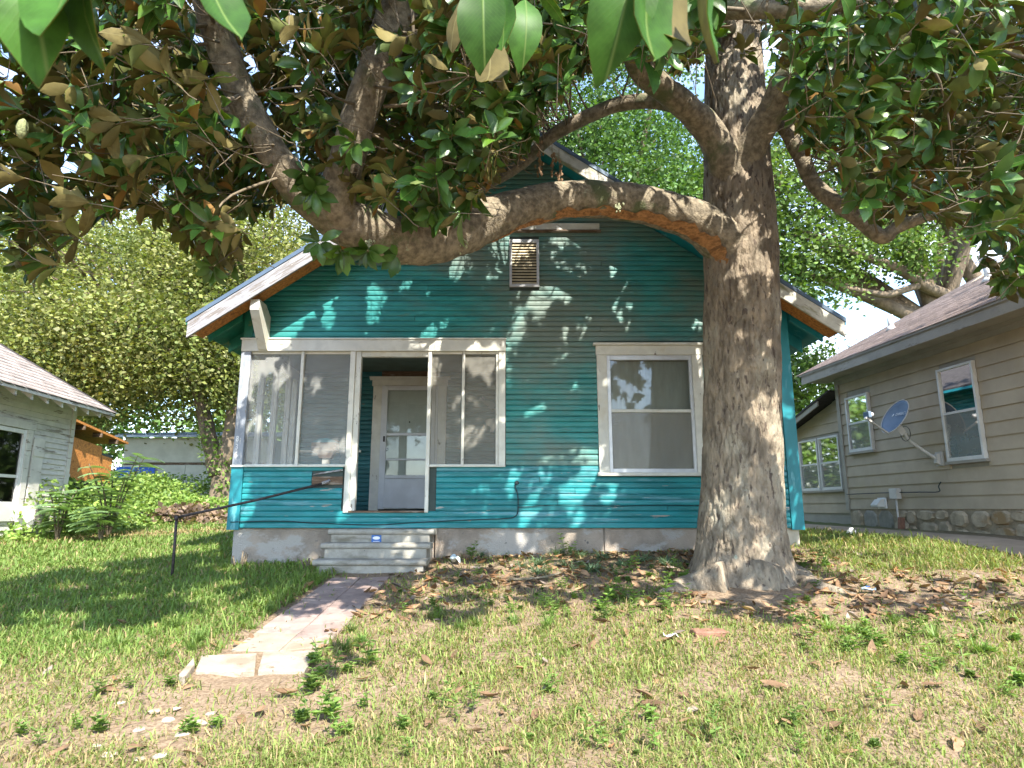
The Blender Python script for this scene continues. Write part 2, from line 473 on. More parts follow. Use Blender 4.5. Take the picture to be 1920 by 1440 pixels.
def link_mesh(name, me, mat, parent=None, smooth=False, bevel=0.0):
    mats = mat if isinstance(mat, (list, tuple)) else [mat]
    if not me.materials:
        for q in mats:
            me.materials.append(MT[q] if isinstance(q, str) else q)
    o = bpy.data.objects.new(name, me)
    col.objects.link(o)
    if parent is not None:
        o.parent = parent
    if smooth:
        me.polygons.foreach_set('use_smooth', np.ones(len(me.polygons), bool))
    if bevel > 0:
        bm = o.modifiers.new('bevel', 'BEVEL')
        bm.width = bevel
        bm.segments = 2
        bm.limit_method = 'ANGLE'
    return o

class MB:
    """collects faces, then becomes one mesh object; coordinates are world unless the root is turned"""
    def __init__(self):
        self.v = []; self.f = []; self.mi = []
    def add(self, vs, fs, mi=0):
        b = len(self.v)
        self.v += [tuple(p) for p in vs]
        self.f += [tuple(b + i for i in q) for q in fs]
        self.mi += [mi] * len(fs)
        return self
    def box(self, x0, x1, y0, y1, z0, z1, mi=0):
        vs = [(x, y, z) for z in (z0, z1) for y in (y0, y1) for x in (x0, x1)]
        return self.add(vs, [(0, 2, 3, 1), (4, 5, 7, 6), (0, 1, 5, 4), (2, 6, 7, 3), (0, 4, 6, 2), (1, 3, 7, 5)], mi)
    def prism(self, pts, axis, a, b, mi=0):
        """pts: polygon in the two other axes (in axis order), extruded from a to b"""
        n = len(pts)
        def mk(p, t):
            q = list(p); q.insert(axis, t); return tuple(q)
        vs = [mk(p, a) for p in pts] + [mk(p, b) for p in pts]
        fs = [tuple(range(n))[::-1], tuple(range(n, 2 * n))] + [(i, (i + 1) % n, n + (i + 1) % n, n + i) for i in range(n)]
        return self.add(vs, fs, mi)
    def beam(self, p, q, w, h, up=(0, 0, 1), mi=0):
        p = Vector(p); q = Vector(q)
        d = (q - p).normalized()
        s = d.cross(Vector(up)).normalized()
        t = s.cross(d).normalized()
        vs = []
        for c in (p, q):
            for (a, b) in ((-1, -1), (1, -1), (1, 1), (-1, 1)):
                vs.append(c + s * (a * w / 2) + t * (b * h / 2))
        return self.add(vs, [(0, 1, 2, 3)[::-1], (4, 5, 6, 7), (0, 1, 5, 4), (1, 2, 6, 5), (2, 3, 7, 6), (3, 0, 4, 7)], mi)
    def tube(self, pts, rad, n=8, mi=0, cap=True):
        pts = [Vector(p) for p in pts]
        if not isinstance(rad, (list, tuple)):
            rad = [rad] * len(pts)
        b = len(self.v)
        nrm = None
        for i, p in enumerate(pts):
            d = (pts[min(i + 1, len(pts) - 1)] - pts[max(i - 1, 0)]).normalized()
            if nrm is None:
                nrm = d.orthogonal().normalized()
            nrm = (nrm - d * nrm.dot(d)).normalized()
            bn = d.cross(nrm)
            for k in range(n):
                t = 2 * math.pi * k / n
                self.v.append(tuple(p + (nrm * math.cos(t) + bn * math.sin(t)) * rad[i]))
        for i in range(len(pts) - 1):
            for k in range(n):
                a, c = b + i * n + k, b + i * n + (k + 1) % n
                self.f.append((a, c, c + n, a + n)); self.mi.append(mi)
        if cap:
            self.f.append(tuple(range(b, b + n))[::-1]); self.mi.append(mi)
            e = b + (len(pts) - 1) * n
            self.f.append(tuple(range(e, e + n))); self.mi.append(mi)
        return self
    def build(self, name, mat, parent=None, smooth=False, bevel=0.0, local=False):
        """local=True: coordinates already belong to the root's own frame"""
        v = self.v
        if parent is not None and not local:
            L = top_of(parent).location
            v = [(a - L.x, b - L.y, c - L.z) for (a, b, c) in v]
        me = bpy.data.meshes.new(name)
        me.from_pydata(v, [], self.f)
        me.update()
        o = link_mesh(name, me, mat, parent, smooth, bevel)
        if max(self.mi, default=0) > 0:
            me.polygons.foreach_set('material_index', np.array(self.mi, np.int32))
        return o

def bx(name, mat, parent, x0, x1, y0, y1, z0, z1, bevel=0.0, local=False):
    return MB().box(x0, x1, y0, y1, z0, z1).build(name, mat, parent, False, bevel, local)

def np_mesh(name, verts, quads, colors=None, tris=None, mi=None):
    """big mesh from arrays; colors per vertex (n,3)"""
    me = bpy.data.meshes.new(name)
    verts = np.asarray(verts, np.float32)
    me.vertices.add(len(verts))
    me.vertices.foreach_set('co', verts.ravel())
    loops = []; starts = []; n0 = 0
    for arr in (quads, tris):
        if arr is None or len(arr) == 0:
            continue
        arr = np.asarray(arr, np.int32)
        loops.append(arr.ravel())
        starts.append(n0 + np.arange(len(arr), dtype=np.int32) * arr.shape[1])
        n0 += arr.size
    loops = np.concatenate(loops); starts = np.concatenate(starts)
    me.loops.add(len(loops))
    me.loops.foreach_set('vertex_index', loops)
    me.polygons.add(len(starts))
    me.polygons.foreach_set('loop_start', starts)
    if mi is not None:
        me.polygons.foreach_set('material_index', np.asarray(mi, np.int32))
    me.update(calc_edges=True)
    if colors is not None:
        a = me.attributes.new('Col', 'FLOAT_COLOR', 'POINT')
        c = np.ones((len(verts), 4), np.float32)
        c[:, :3] = colors
        a.data.foreach_set('color', c.ravel())
    return me

def catmull(pts, per=8):
    pts = [Vector(p) for p in pts]
    out = []
    for i in range(len(pts) - 1):
        p0 = pts[max(i - 1, 0)]; p1 = pts[i]; p2 = pts[i + 1]; p3 = pts[min(i + 2, len(pts) - 1)]
        for k in range(per):
            t = k / per
            out.append(0.5 * ((2 * p1) + (p2 - p0) * t + (2 * p0 - 5 * p1 + 4 * p2 - p3) * t * t + (3 * p1 - p0 - 3 * p2 + p3) * t ** 3))
    out.append(pts[-1])
    return out

def interp(vals, per=8):
    out = []
    for i in range(len(vals) - 1):
        for k in range(per):
            out.append(vals[i] + (vals[i + 1] - vals[i]) * k / per)
    out.append(vals[-1])
    return out

def limb(name, mat, parent, pts, rads, n=20, per=8, amp=0.10, freq=5.0, flare=None):
    """bark-covered limb: a tube whose skin is pushed in and out"""
    L = top_of(parent).location if parent else Vector()
    cp = catmull(pts, per); cr = interp(rads, per)
    vs = []; nrm = None
    for i, p in enumerate(cp):
        d = (cp[min(i + 1, len(cp) - 1)] - cp[max(i - 1, 0)]).normalized()
        if nrm is None:
            nrm = d.orthogonal().normalized()
        nrm = (nrm - d * nrm.dot(d)).normalized()
        bn = d.cross(nrm)
        for k in range(n):
            t = 2 * math.pi * k / n
            o = nrm * math.cos(t) + bn * math.sin(t)
            q = p + o * cr[i]
            w = noise.noise(q * freq) + 0.5 * noise.noise(q * freq * 2.3)
            r = cr[i] * (1 + amp * w)
            if flare:
                r = flare(r, p, o, q)
            vs.append(tuple(p + o * r - L))
    fs = []
    for i in range(len(cp) - 1):
        for k in range(n):
            a, c = i * n + k, i * n + (k + 1) % n
            fs.append((a, c, c + n, a + n))
    fs.append(tuple(range(n))[::-1])
    e = (len(cp) - 1) * n
    fs.append(tuple(range(e, e + n)))
    me = bpy.data.meshes.new(name)
    me.from_pydata(vs, [], fs)
    me.update()
    o = link_mesh(name, me, mat, parent, True)
    return o, cp, cr

def text_mesh(name, body, size, mat, parent, M4, extrude=0.001):
    cu = bpy.data.curves.new(name, 'FONT')
    cu.body = body
    cu.size = size
    cu.extrude = extrude
    cu.align_x = 'CENTER'
    cu.align_y = 'CENTER'
    tmp = bpy.data.objects.new(name + '_tmp', cu)
    col.objects.link(tmp)
    dg = bpy.context.evaluated_depsgraph_get()
    me = bpy.data.meshes.new_from_object(tmp.evaluated_get(dg))
    bpy.data.objects.remove(tmp)
    bpy.data.curves.remove(cu)
    me.transform(M4)
    me.materials.clear()
    return link_mesh(name, me, mat, parent)

# a clapboard: profile in (outward, up), run along d
PROF_DROP = [(0, 0), (0.013, 0.002), (0.017, 0.016), (0.017, 0.055), (0.013, 0.082), (0.004, 0.094), (0, 0.100)]
PROF_LAP = [(0, 0), (0.026, 0.0), (0.006, 1.0), (0, 1.0)]

def board(parent, o, d, n, s0, s1, t0, t1, z, h, mat, prof, local=False, name='siding_board'):
    """s0..s1 run at the bottom edge, t0..t1 at the top edge"""
    o = Vector(o); d = Vector(d); n = Vector(n)
    vs = []
    k = len(prof)
    hs = prof[-1][1]
    zj = random.uniform(-0.003, 0.003)
    for e in (0, 1):
        for (a, b) in prof:
            f = b / hs
            s = (s0 + (t0 - s0) * f) if e == 0 else (s1 + (t1 - s1) * f)
            p = o + d * s + n * a
            vs.append((p.x, p.y, z + f * h + (zj if e else 0.0)))
    fs = [tuple(range(k)), tuple(range(2 * k - 1, k - 1, -1))]
    fs += [(i, k + i, k + (i + 1) % k, (i + 1) % k) for i in range(k)]
    return MB().add(vs, fs).build(name, mat, parent, local=local)

def cut(iv, a, b):
    out = []
    for (p, q) in iv:
        if b <= p or a >= q:
            out.append((p, q))
        else:
            if a - p > 0.02: out.append((p, a))
            if q - b > 0.02: out.append((b, q))
    return out

def clad(parent, o, d, n, z0, z1, h, span, holes, mat, prof, joint=0.25, local=False, matfn=None):
    """span(z) -> (s0, s1); holes: (s0, s1, z0, z1)"""
    z = z0
    while z < z1 - 0.02:
        hh = min(h, z1 - z)
        a0, a1 = span(z); b0, b1 = span(z + hh)
        if a1 - a0 < 0.1:
            break
        iv = [(a0, a1)]
        for (p, q, r, t) in holes:
            if min(t, z + hh) - max(r, z) > 0.3 * hh:
                iv = cut(iv, p, q)
        segs = []
        for (p, q) in iv:
            if q - p > 2.2 and random.random() < joint:
                c = p + (q - p) * random.uniform(0.25, 0.75)
                segs += [(p, c - 0.003), (c + 0.003, q)]
            else:
                segs.append((p, q))
        for (p, q) in segs:
            tp = b0 if p == a0 else p
            tq = b1 if q == a1 else q
            if tq - tp < 0.02:
                tp = tq = (tp + tq) / 2
            mm = matfn(z) if matfn else mat
            board(parent, Vector(o) + Vector(n) * random.uniform(-0.001, 0.004), d, n, p, q, tp, tq, z + random.uniform(-0.002, 0.002), hh, mm, prof, local)
        z += hh

# ================================================================== GROUND
def build_ground():
    xs = np.concatenate([np.array([-900, -400, -180, -90, -50, -30, -22]), np.arange(-16, 16.01, 0.2), np.array([22, 30, 50, 90, 180, 400, 900])])
    ys = np.concatenate([np.array([-300, -100, -40, -20, -10, -5]), np.arange(-2, 22.01, 0.2), np.array([26, 32, 42, 60, 100, 200, 450, 1000])])
    X, Y = np.meshgrid(xs, ys)
    Z = zg(X, Y)
    fine = (np.abs(X) < 16) & (Y > -2) & (Y < 22)
    Z = Z + np.where(fine, rng.normal(0, 0.006, X.shape), 0)
    nx, ny = len(xs), len(ys)
    v = np.stack([X, Y, Z], -1).reshape(-1, 3)
    i = np.arange(nx * ny).reshape(ny, nx)
    q = np.stack([i[:-1, :-1], i[:-1, 1:], i[1:, 1:], i[1:, :-1]], -1).reshape(-1, 4)
    me = np_mesh('ground', v, q)
    o = link_mesh('ground', me, 'ground', None, True)
    tag(o, kind='structure')
    return o
ground = build_ground()

# ================================================================== TEAL HOUSE
HX0, HX1, YF, YB, XC = -3.61, 3.71, 8.40, 13.9, 0.05
ZS = 0.46                       # foot of the siding
RZ, RS = 5.95, 0.676            # ridge height, slope
def ztop(x): return RZ - RS * abs(x - XC)
house = root('house', (XC, YF, 0), 0, 'small teal clapboard gable house with a screened corner porch', 'house')

# foundation, in lengths with a crack between them
for (a, b) in ((HX0 + 0.03, -1.0), (-0.985, 1.18), (1.186, HX1 - 0.20)):
    bx('foundation_wall', 'conc', house, a, b, YF + 0.035, YF + 0.22, -0.45, ZS + 0.002, 0.01)
bx('corner_pier', 'pier', house, HX1 - 0.195, HX1 - 0.02, YF + 0.03, YF + 0.25, -0.35, ZS + 0.002, 0.01)
bx('foundation_side', 'conc', house, HX0 + 0.03, HX0 + 0.2, YF + 0.22, YB, -0.45, ZS)
bx('foundation_side', 'conc', house, HX1 - 0.2, HX1 - 0.03, YF + 0.25, YB, -0.35, ZS)

# sheathing behind the boards
PX1 = -0.10                      # right end of the porch
sh = MB()
sh.box(PX1 + 0.01, 1.22, YF + 0.005, YF + 0.06, ZS, 2.95)
sh.box(1.22, 2.46, YF + 0.005, YF + 0.06, ZS, 1.20)
sh.box(1.22, 2.46, YF + 0.005, YF + 0.06, 2.74, 2.95)
sh.box(2.46, HX1 - 0.01, YF + 0.005, YF + 0.06, ZS, 2.95)
sh.box(HX0 + 0.01, -2.10, YF + 0.005, YF + 0.06, ZS, 1.235)
sh.box(-2.10, -1.10, YF + 0.005, YF + 0.06, ZS, 0.67)
sh.box(-1.10, PX1 + 0.01, YF + 0.005, YF + 0.06, ZS, 1.235)
gb = [(HX0 + 0.01, 2.95), (HX1 - 0.01, 2.95), (HX1 - 0.01, ztop(HX1) - 0.09), (XC, RZ - 0.09), (HX0 + 0.01, ztop(HX0) - 0.09)]
sh.prism(gb, 1, YF + 0.005, YF + 0.06)
sh.build('sheathing', 'sheath', house)
bx('side_wall', 'sheath', house, HX1 - 0.07, HX1 - 0.005, YF + 0.061, YB, ZS, 3.35)
bx('side_wall', 'sheath', house, HX0 + 0.005, HX0 + 0.07, 10.46, YB, ZS, 3.35)
bx('back_wall', 'teal', house, HX0 + 0.02, HX1 - 0.02, YB, YB + 0.06, ZS, 3.4)
MB().prism([(HX0, 3.4), (HX1, 3.4), (XC, RZ - 0.12)], 1, YB + 0.001, YB + 0.05).build('back_gable', 'teal', house)

def span_front(z):
    half = (RZ - 0.10 - z) / RS
    return max(HX0 + 0.125 if z < 1.25 else HX0 + 0.005, XC - half), min(HX1 - 0.14, XC + half)
holes = [(HX0 - 1, -2.20, 1.24, 2.94), (-2.20, -0.98, 0.665, 2.94), (-0.99, PX1 + 0.02, 1.24, 2.94),
         (1.16, 2.52, 1.12, 2.88), (-0.035, 0.375, 3.68, 4.40), (-2.60, -2.19, 1.0, 1.20)]
clad(house, (0, YF, 0), (1, 0, 0), (0, -1, 0), ZS, 5.8, 0.0725, span_front, holes, 'teal', PROF_DROP, 0.45,
     matfn=lambda z: 'teal_lower' if z < 1.24 else 'teal')
clad(house, (HX1, 0, 0), (0, 1, 0), (1, 0, 0), ZS, 3.36, 0.0725, lambda z: (YF + 0.03, YB), [], 'teal_lower', PROF_DROP, 0.8)
clad(house, (HX0, 0, 0), (0, 1, 0), (-1, 0, 0), ZS, 3.36, 0.0725, lambda z: (10.5 if z > 1.24 else YF + 0.03, YB), [], 'teal_lower', PROF_DROP, 0.8)
bx('knee_wall_core', 'sheath', house, HX0 + 0.005, HX0 + 0.07, YF + 0.061, 10.46, ZS, 1.25)

# corner boards
MB().box(HX1 - 0.135, HX1 + 0.03, YF - 0.034, YF - 0.002, ZS - 0.02, 3.36).build('corner_board', 'teal_trim', house, bevel=0.003)
MB().box(HX0 - 0.035, HX0 + 0.12, YF - 0.034, YF - 0.002, ZS - 0.02, 1.235).build('corner_board', 'teal_trim', house, bevel=0.003)
MB().box(HX0 - 0.02, HX0 + 0.10, YF - 0.030, YF - 0.002, 2.96, 3.36).build('corner_board', 'green_trim', house, bevel=0.003)

# roof
def slab(x0, x1, y0, y1, dz0, dz1):
    """sloping slab that follows the roof; x0..x1 on one side of the ridge"""
    m = MB()
    m.prism([(x0, ztop(x0) + dz0), (x1, ztop(x1) + dz0), (x1, ztop(x1) + dz1), (x0, ztop(x0) + dz1)], 1, y0, y1)
    return m
EX0, EX1, RY0 = -4.17, 4.27, 7.88
for (a, b) in ((EX0, XC), (XC, EX1)):
    slab(a, b, RY0, YB + 0.4, -0.035, 0.0).build('roof', 'shingle_dark', house)
    slab(a, b, RY0 - 0.012, RY0 - 0.003, -0.055, 0.004).build('drip_edge', 'drip', house)
    slab(a, b, RY0 + 0.004, YB + 0.38, -0.085, -0.037).build('roof_deck', 'green_trim' if a < 0 else 'teal_trim', house)
slab(EX0 + 0.02, XC, RY0 - 0.002, RY0 + 0.03, -0.27, -0.0565).build('barge_board', 'barge_l', house, bevel=0.004)
slab(XC, EX1 - 0.02, RY0 - 0.002, RY0 + 0.03, -0.26, -0.0565).build('barge_board', 'barge_r', house, bevel=0.004)
slab(EX0 + 0.02, XC, RY0 + 0.031, RY0 + 0.07, -0.18, -0.0865).build('rake_rafter', 'white', house)
slab(XC, EX1 - 0.02, RY0 + 0.031, RY0 + 0.07, -0.155, -0.0865).build('rake_rafter', 'white', house)
# orange replacement panels under the rake ends
for (a, b) in ((EX0 + 0.05, -3.15), (-3.145, -1.9), (2.75, 3.5), (3.505, EX1 - 0.05)):
    slab(a, b, RY0 + 0.071, RY0 + 0.37, -0.20, -0.182).build('soffit_panel', 'osb', house)
# rafter tails under the eaves
for y in (8.30, 8.92, 9.52, 10.12, 10.72, 11.32):
    slab(EX0 + 0.1, HX0 - 0.025, y, y + 0.05, -0.26, -0.0865).build('rafter_tail', 'green_trim', house, bevel=0.003)
    slab(HX1 + 0.03, EX1 - 0.1, y, y + 0.05, -0.26, -0.0865).build('rafter_tail', 'teal_trim', house, bevel=0.003)
# knee braces
for x in (-3.40, 3.28):
    zt = ztop(x - 0.05 if x < 0 else x + 0.12) - 0.205
    MB().prism([(RY0 + 0.075, zt), (RY0 + 0.075, zt - 0.14), (YF - 0.09, 2.80), (YF - 0.026, 2.78), (YF - 0.026, zt - 0.12), (RY0 + 0.30, zt)],
               0, x, x + 0.12).build('knee_brace', 'white', house, bevel=0.004)

# gable vent
vent = bx('gable_vent', 'dark', house, -0.02, 0.36, YF - 0.01, YF + 0.003, 3.70, 4.38)
fr = MB()
for (a, b, c, d) in ((-0.035, 0.375, 4.34, 4.385), (-0.035, 0.375, 3.695, 3.735), (-0.035, 0.0, 3.7355, 4.3395), (0.34, 0.375, 3.7355, 4.3395)):
    fr.box(a, b, YF - 0.045, YF - 0.0105, c, d)
fr.build('vent_frame', 'alu', vent)
for i in range(14):
    z = 3.74 + i * 0.0428
    MB().prism([(YF - 0.036, z), (YF - 0.032, z), (YF - 0.011, z + 0.03), (YF - 0.015, z + 0.032)], 0, 0.0005, 0.3395).build('louvre', 'louvre', vent)
# white board above the vent
bx('gable_sill', 'white_h', house, 0.02, 1.22, YF - 0.06, YF - 0.001, 4.52, 4.62, 0.004)
bx('gable_sill_nosing', 'brownwood', house, 0.0, 1.24, YF - 0.075, YF - 0.001, 4.495, 4.519, 0.003)

# ---- porch front
bx('header_beam', 'white_h', house, HX0 - 0.03, -0.085, YF - 0.05, YF + 0.08, 2.785, 2.945, 0.005)
bx('header_cap', 'white_h', house, HX0 - 0.045, -0.075, YF - 0.062, YF + 0.02, 2.9455, 2.965, 0.003)
post = bx('corner_post', 'post_grey', house, HX0 - 0.03, HX0 + 0.10, YF - 0.035, YF + 0.09, 1.262, 2.784, 0.005)
for k, ch in enumerate('836'):
    text_mesh('house_number', ch, 0.105, 'paperwhite', post,
              Matrix.Translation((HX0 + 0.015 - XC, -0.040, 1.60 - k * 0.105)) @ Matrix.Rotation(math.pi / 2, 4, 'X') @ Matrix.Scale(0.8, 4, (1, 0, 0)), 0.002)
bx('sill', 'white_h', house, HX0 - 0.04, -2.165, YF - 0.06, YF + 0.075, 1.237, 1.261, 0.004)
bx('sill', 'white_h', house, -1.075, -0.085, YF - 0.06, YF + 0.075, 1.237, 1.261, 0.004)
bx('mullion', 'white', house, -2.835, -2.795, YF - 0.02, YF + 0.03, 1.262, 2.784, 0.003)
bx('mullion', 'white', house, -0.668, -0.632, YF - 0.02, YF + 0.03, 1.262, 2.784, 0.003)
bx('door_post', 'white', house, -2.17, -2.10, YF - 0.036, YF + 0.08, 0.655, 2.784, 0.004)
bx('door_post', 'white', house, -2.098, -2.025, YF - 0.02, YF + 0.06, 0.68, 2.784, 0.004)
bx('door_post', 'white', house, -1.125, -1.077, YF - 0.036, YF + 0.08, 0.655, 2.784, 0.004)
bx('right_jamb', 'white', house, -0.215, -0.18, YF - 0.015, YF + 0.06, 1.262, 2.784, 0.003)
bx('right_jamb', 'white', house, -0.178, -0.088, YF - 0.035, YF + 0.07, 1.262, 2.784, 0.004)
bx('door_head', 'white', house, -2.023, -1.127, YF - 0.01, YF + 0.07, 2.715, 2.784, 0.003)
bx('threshold', 'brownwood', house, -2.10, -1.127, YF - 0.045, YF + 0.3, 0.655, 0.679, 0.003)
for (a, b, mname) in ((HX0 + 0.101, -2.836, 'screen'), (-2.794, -2.171, 'screen'), (-1.076, -0.669, 'screen_dark'), (-0.631, -0.216, 'screen_dark')):
    MB().add([(a, YF + 0.012, 1.262), (b, YF + 0.012, 1.262), (b, YF + 0.012, 2.784), (a, YF + 0.012, 2.784)], [(0, 1, 2, 3)]).build('insect_screen', mname, house)
    f = MB()
    f.box(a, b, YF + 0.006, YF + 0.022, 2.755, 2.783); f.box(a, b, YF + 0.006, YF + 0.022, 1.2625, 1.275)
    f.build('screen_bead', 'white', house)
# ---- porch left side
bx('side_header', 'white_h', house, HX0 - 0.03, HX0 + 0.07, YF + 0.081, 10.46, 2.785, 2.945)
bx('side_sill', 'white_h', house, HX0 - 0.05, HX0 + 0.09, YF + 0.091, 10.46, 1.2505, 1.275)
for y in (8.98, 9.52, 10.08, 10.38):
    bx('side_post', 'white', house, HX0 - 0.02, HX0 + 0.06, y, y + 0.07, 1.2755, 2.784)
MB().add([(HX0 + 0.02, YF + 0.10, 1.276), (HX0 + 0.02, 10.42, 1.276), (HX0 + 0.02, 10.42, 2.784), (HX0 + 0.02, YF + 0.10, 2.784)], [(0, 1, 2, 3)]).build('insect_screen', 'screen', house)
# ---- porch inside
PB = 10.44
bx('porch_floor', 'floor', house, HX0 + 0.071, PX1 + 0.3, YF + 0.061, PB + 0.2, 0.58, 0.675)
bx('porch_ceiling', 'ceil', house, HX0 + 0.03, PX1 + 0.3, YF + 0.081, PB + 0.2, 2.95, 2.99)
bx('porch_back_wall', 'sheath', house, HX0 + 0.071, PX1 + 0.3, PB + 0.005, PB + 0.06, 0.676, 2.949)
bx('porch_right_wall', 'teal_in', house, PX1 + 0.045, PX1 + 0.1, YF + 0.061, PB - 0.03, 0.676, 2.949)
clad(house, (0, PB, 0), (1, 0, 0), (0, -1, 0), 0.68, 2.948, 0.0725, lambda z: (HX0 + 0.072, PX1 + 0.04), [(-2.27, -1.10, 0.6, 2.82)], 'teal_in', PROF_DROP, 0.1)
bx('bare_strip', 'brownwood', house, -2.16, -1.2, PB - 0.034, PB - 0.025, 2.86, 2.95)
bx('chair_rail', 'white', house, -3.5, -2.45, PB - 0.05, PB - 0.0245, 1.60, 1.64)
# casing and doors
bx('door_casing', 'white', house, -2.29, -2.145, PB - 0.05, PB + 0.004, 0.677, 2.70, 0.004)
bx('door_casing', 'white', house, -1.215, -1.08, PB - 0.05, PB + 0.004, 0.677, 2.70, 0.004)
bx('door_head_casing', 'white', house, -2.31, -1.06, PB - 0.056, PB + 0.004, 2.701, 2.80, 0.004)
MB().prism([(PB - 0.057, 2.8005), (PB - 0.10, 2.835), (PB - 0.10, 2.85), (PB + 0.004, 2.85), (PB + 0.004, 2.8005)], 0, -2.35, -1.02).build('door_cornice', 'white', house)
door = bx('front_door', 'doorwhite', house, -2.09, -1.27, PB - 0.012, PB + 0.003, 0.70, 2.66)
for (a, b) in ((-1.99, -1.74), (-1.62, -1.37)):
    for (c, d) in ((2.36, 2.56), (1.66, 2.22), (0.92, 1.50)):
        m = MB()
        m.box(a, b, PB - 0.020, PB - 0.0125, c, d)
        m.box(a + 0.03, b - 0.03, PB - 0.024, PB - 0.0203, c + 0.03, d - 0.03)
        m.build('door_panel', 'doorwhite', door, bevel=0.003)
MB().tube([(-1.68, PB - 0.03, 2.10), (-1.68, PB - 0.012, 2.10)], 0.012, 8).build('peephole', 'black', door)
MB().tube([(-2.03, PB - 0.06, 1.65), (-2.03, PB - 0.012, 1.65)], [0.03, 0.02], 10).build('door_knob', 'black', door)
sd = bx('storm_door', 'storm', house, -2.04, -1.32, PB - 0.085, PB - 0.066, 0.712, 1.175)      # kick panel
for (a, b, c, d) in ((-2.105, -2.041, 0.70, 2.69), (-1.319, -1.255, 0.70, 2.69), (-2.0405, -1.3195, 2.62, 2.69), (-2.0405, -1.3195, 1.18, 1.235), (-2.0405, -1.3195, 1.87, 1.915)):
    bx('storm_door_rail', 'storm', sd, a, b, PB - 0.09, PB - 0.06, c, d, 0.004)
bx('storm_door_rail', 'storm', sd, -2.0405, -1.3195, PB - 0.085, PB - 0.07, 1.47, 1.50, 0.003)
MB().add([(-2.04, PB - 0.075, 1.236), (-1.32, PB - 0.075, 1.236), (-1.32, PB - 0.075, 2.619), (-2.04, PB - 0.075, 2.619)], [(0, 1, 2, 3)]).build('storm_door_glass', 'glass', sd)
bx('storm_door_handle', 'black', sd, -2.085, -2.06, PB - 0.115, PB - 0.0905, 1.77, 1.86, 0.004)
bx('storm_door_casing', 'storm', house, -2.143, -2.107, PB - 0.06, PB - 0.02, 0.70, 2.70)
bx('storm_door_casing', 'storm', house, -1.253, -1.217, PB - 0.06, PB - 0.02, 0.70, 2.70)

# ---- front window
wy = YF
win = bx('window', 'white', house, 1.29, 2.445, wy - 0.03, wy + 0.002, 1.955, 1.995, 0.003)         # meeting rail carries the rest
for (a, b, c, d) in ((1.135, 1.27, 1.165, 2.73), (2.41, 2.55, 1.165, 2.73)):
    bx('window_casing', 'white', win, a, b, wy - 0.05, wy + 0.004, c, d, 0.004)
bx('window_head_casing', 'white', win, 1.125, 2.56, wy - 0.055, wy + 0.004, 2.731, 2.86, 0.004)
bx('window_cornice', 'white', win, 1.09, 2.595, wy - 0.09, wy + 0.004, 2.8605, 2.895, 0.006)
bx('window_sill', 'white_h', win, 1.11, 2.575, wy - 0.085, wy + 0.004, 1.12, 1.164, 0.005)
for (a, b, c, d) in ((1.271, 1.315, 1.166, 2.729), (2.368, 2.409, 1.166, 2.729), (1.3155, 2.3675, 2.665, 2.729), (1.3155, 2.3675, 1.166, 1.215)):
    bx('sash', 'alu', win, a, b, wy - 0.035, wy + 0.01, c, d, 0.003)
for (c, d) in ((1.2155, 1.954), (1.9955, 2.6645)):
    MB().add([(1.3155, wy - 0.005, c), (2.3675, wy - 0.005, c), (2.3675, wy - 0.005, d), (1.3155, wy - 0.005, d)], [(0, 1, 2, 3)]).build('pane', 'glass', win)
m = MB()
xs_ = np.linspace(1.28, 2.41, 60)
for i in range(59):
    y0 = wy + 0.06 + 0.003 * math.sin(i * 1.1); y1 = wy + 0.06 + 0.003 * math.sin((i + 1) * 1.1)
    m.add([(xs_[i], y0, 1.17), (xs_[i + 1], y1, 1.17), (xs_[i + 1], y1, 2.73), (xs_[i], y0, 2.73)], [(0, 1, 2, 3)])
m.build('blind', 'blind', win)
MB().add([(1.3155, wy - 0.018, 1.2155), (2.3675, wy - 0.018, 1.2155), (2.3675, wy - 0.018, 1.954), (1.3155, wy - 0.018, 1.954)], [(0, 1, 2, 3)]).build('half_screen', 'screen_dark', win)

# broken patch of siding with the bare timber
bx('bare_timber', 'brownwood', house, -2.595, -2.195, YF - 0.02, YF + 0.004, 1.01, 1.115, 0.004)
bx('bare_timber', 'sheath', house, -2.595, -2.195, YF - 0.006, YF + 0.003, 1.116, 1.2)
MB().prism([(-2.60, 1.13), (-2.2, 1.19), (-2.2, 1.212), (-2.52, 1.16)], 1, YF - 0.03, YF - 0.012).build('splintered_board', 'barge_l', house)

# thing standing behind the porch screen
blk = root('porch_rail_block', (-2.48, 8.56, 1.262), 0, 'weathered wooden block with flaking blue paint on a stub post behind the porch screen', 'wood block')
bx('stub_post', 'white', blk, -2.52, -2.43, 8.52, 8.60, 1.262, 1.36, 0.004)
MB().prism([(-2.55, 1.361), (-2.40, 1.361), (-2.36, 1.455), (-2.60, 1.455)], 1, 8.50, 8.62).build('neck', 'brownwood', blk, bevel=0.004)
bx('block', 'brownwood', blk, -2.66, -2.33, 8.48, 8.64, 1.456, 1.57, 0.008)
MB().prism([(-2.65, 1.571), (-2.34, 1.571), (-2.37, 1.60), (-2.45, 1.625), (-2.56, 1.622), (-2.62, 1.592)], 1, 8.485, 8.635).build('blue_flakes', 'teal_trim', blk, bevel=0.004)

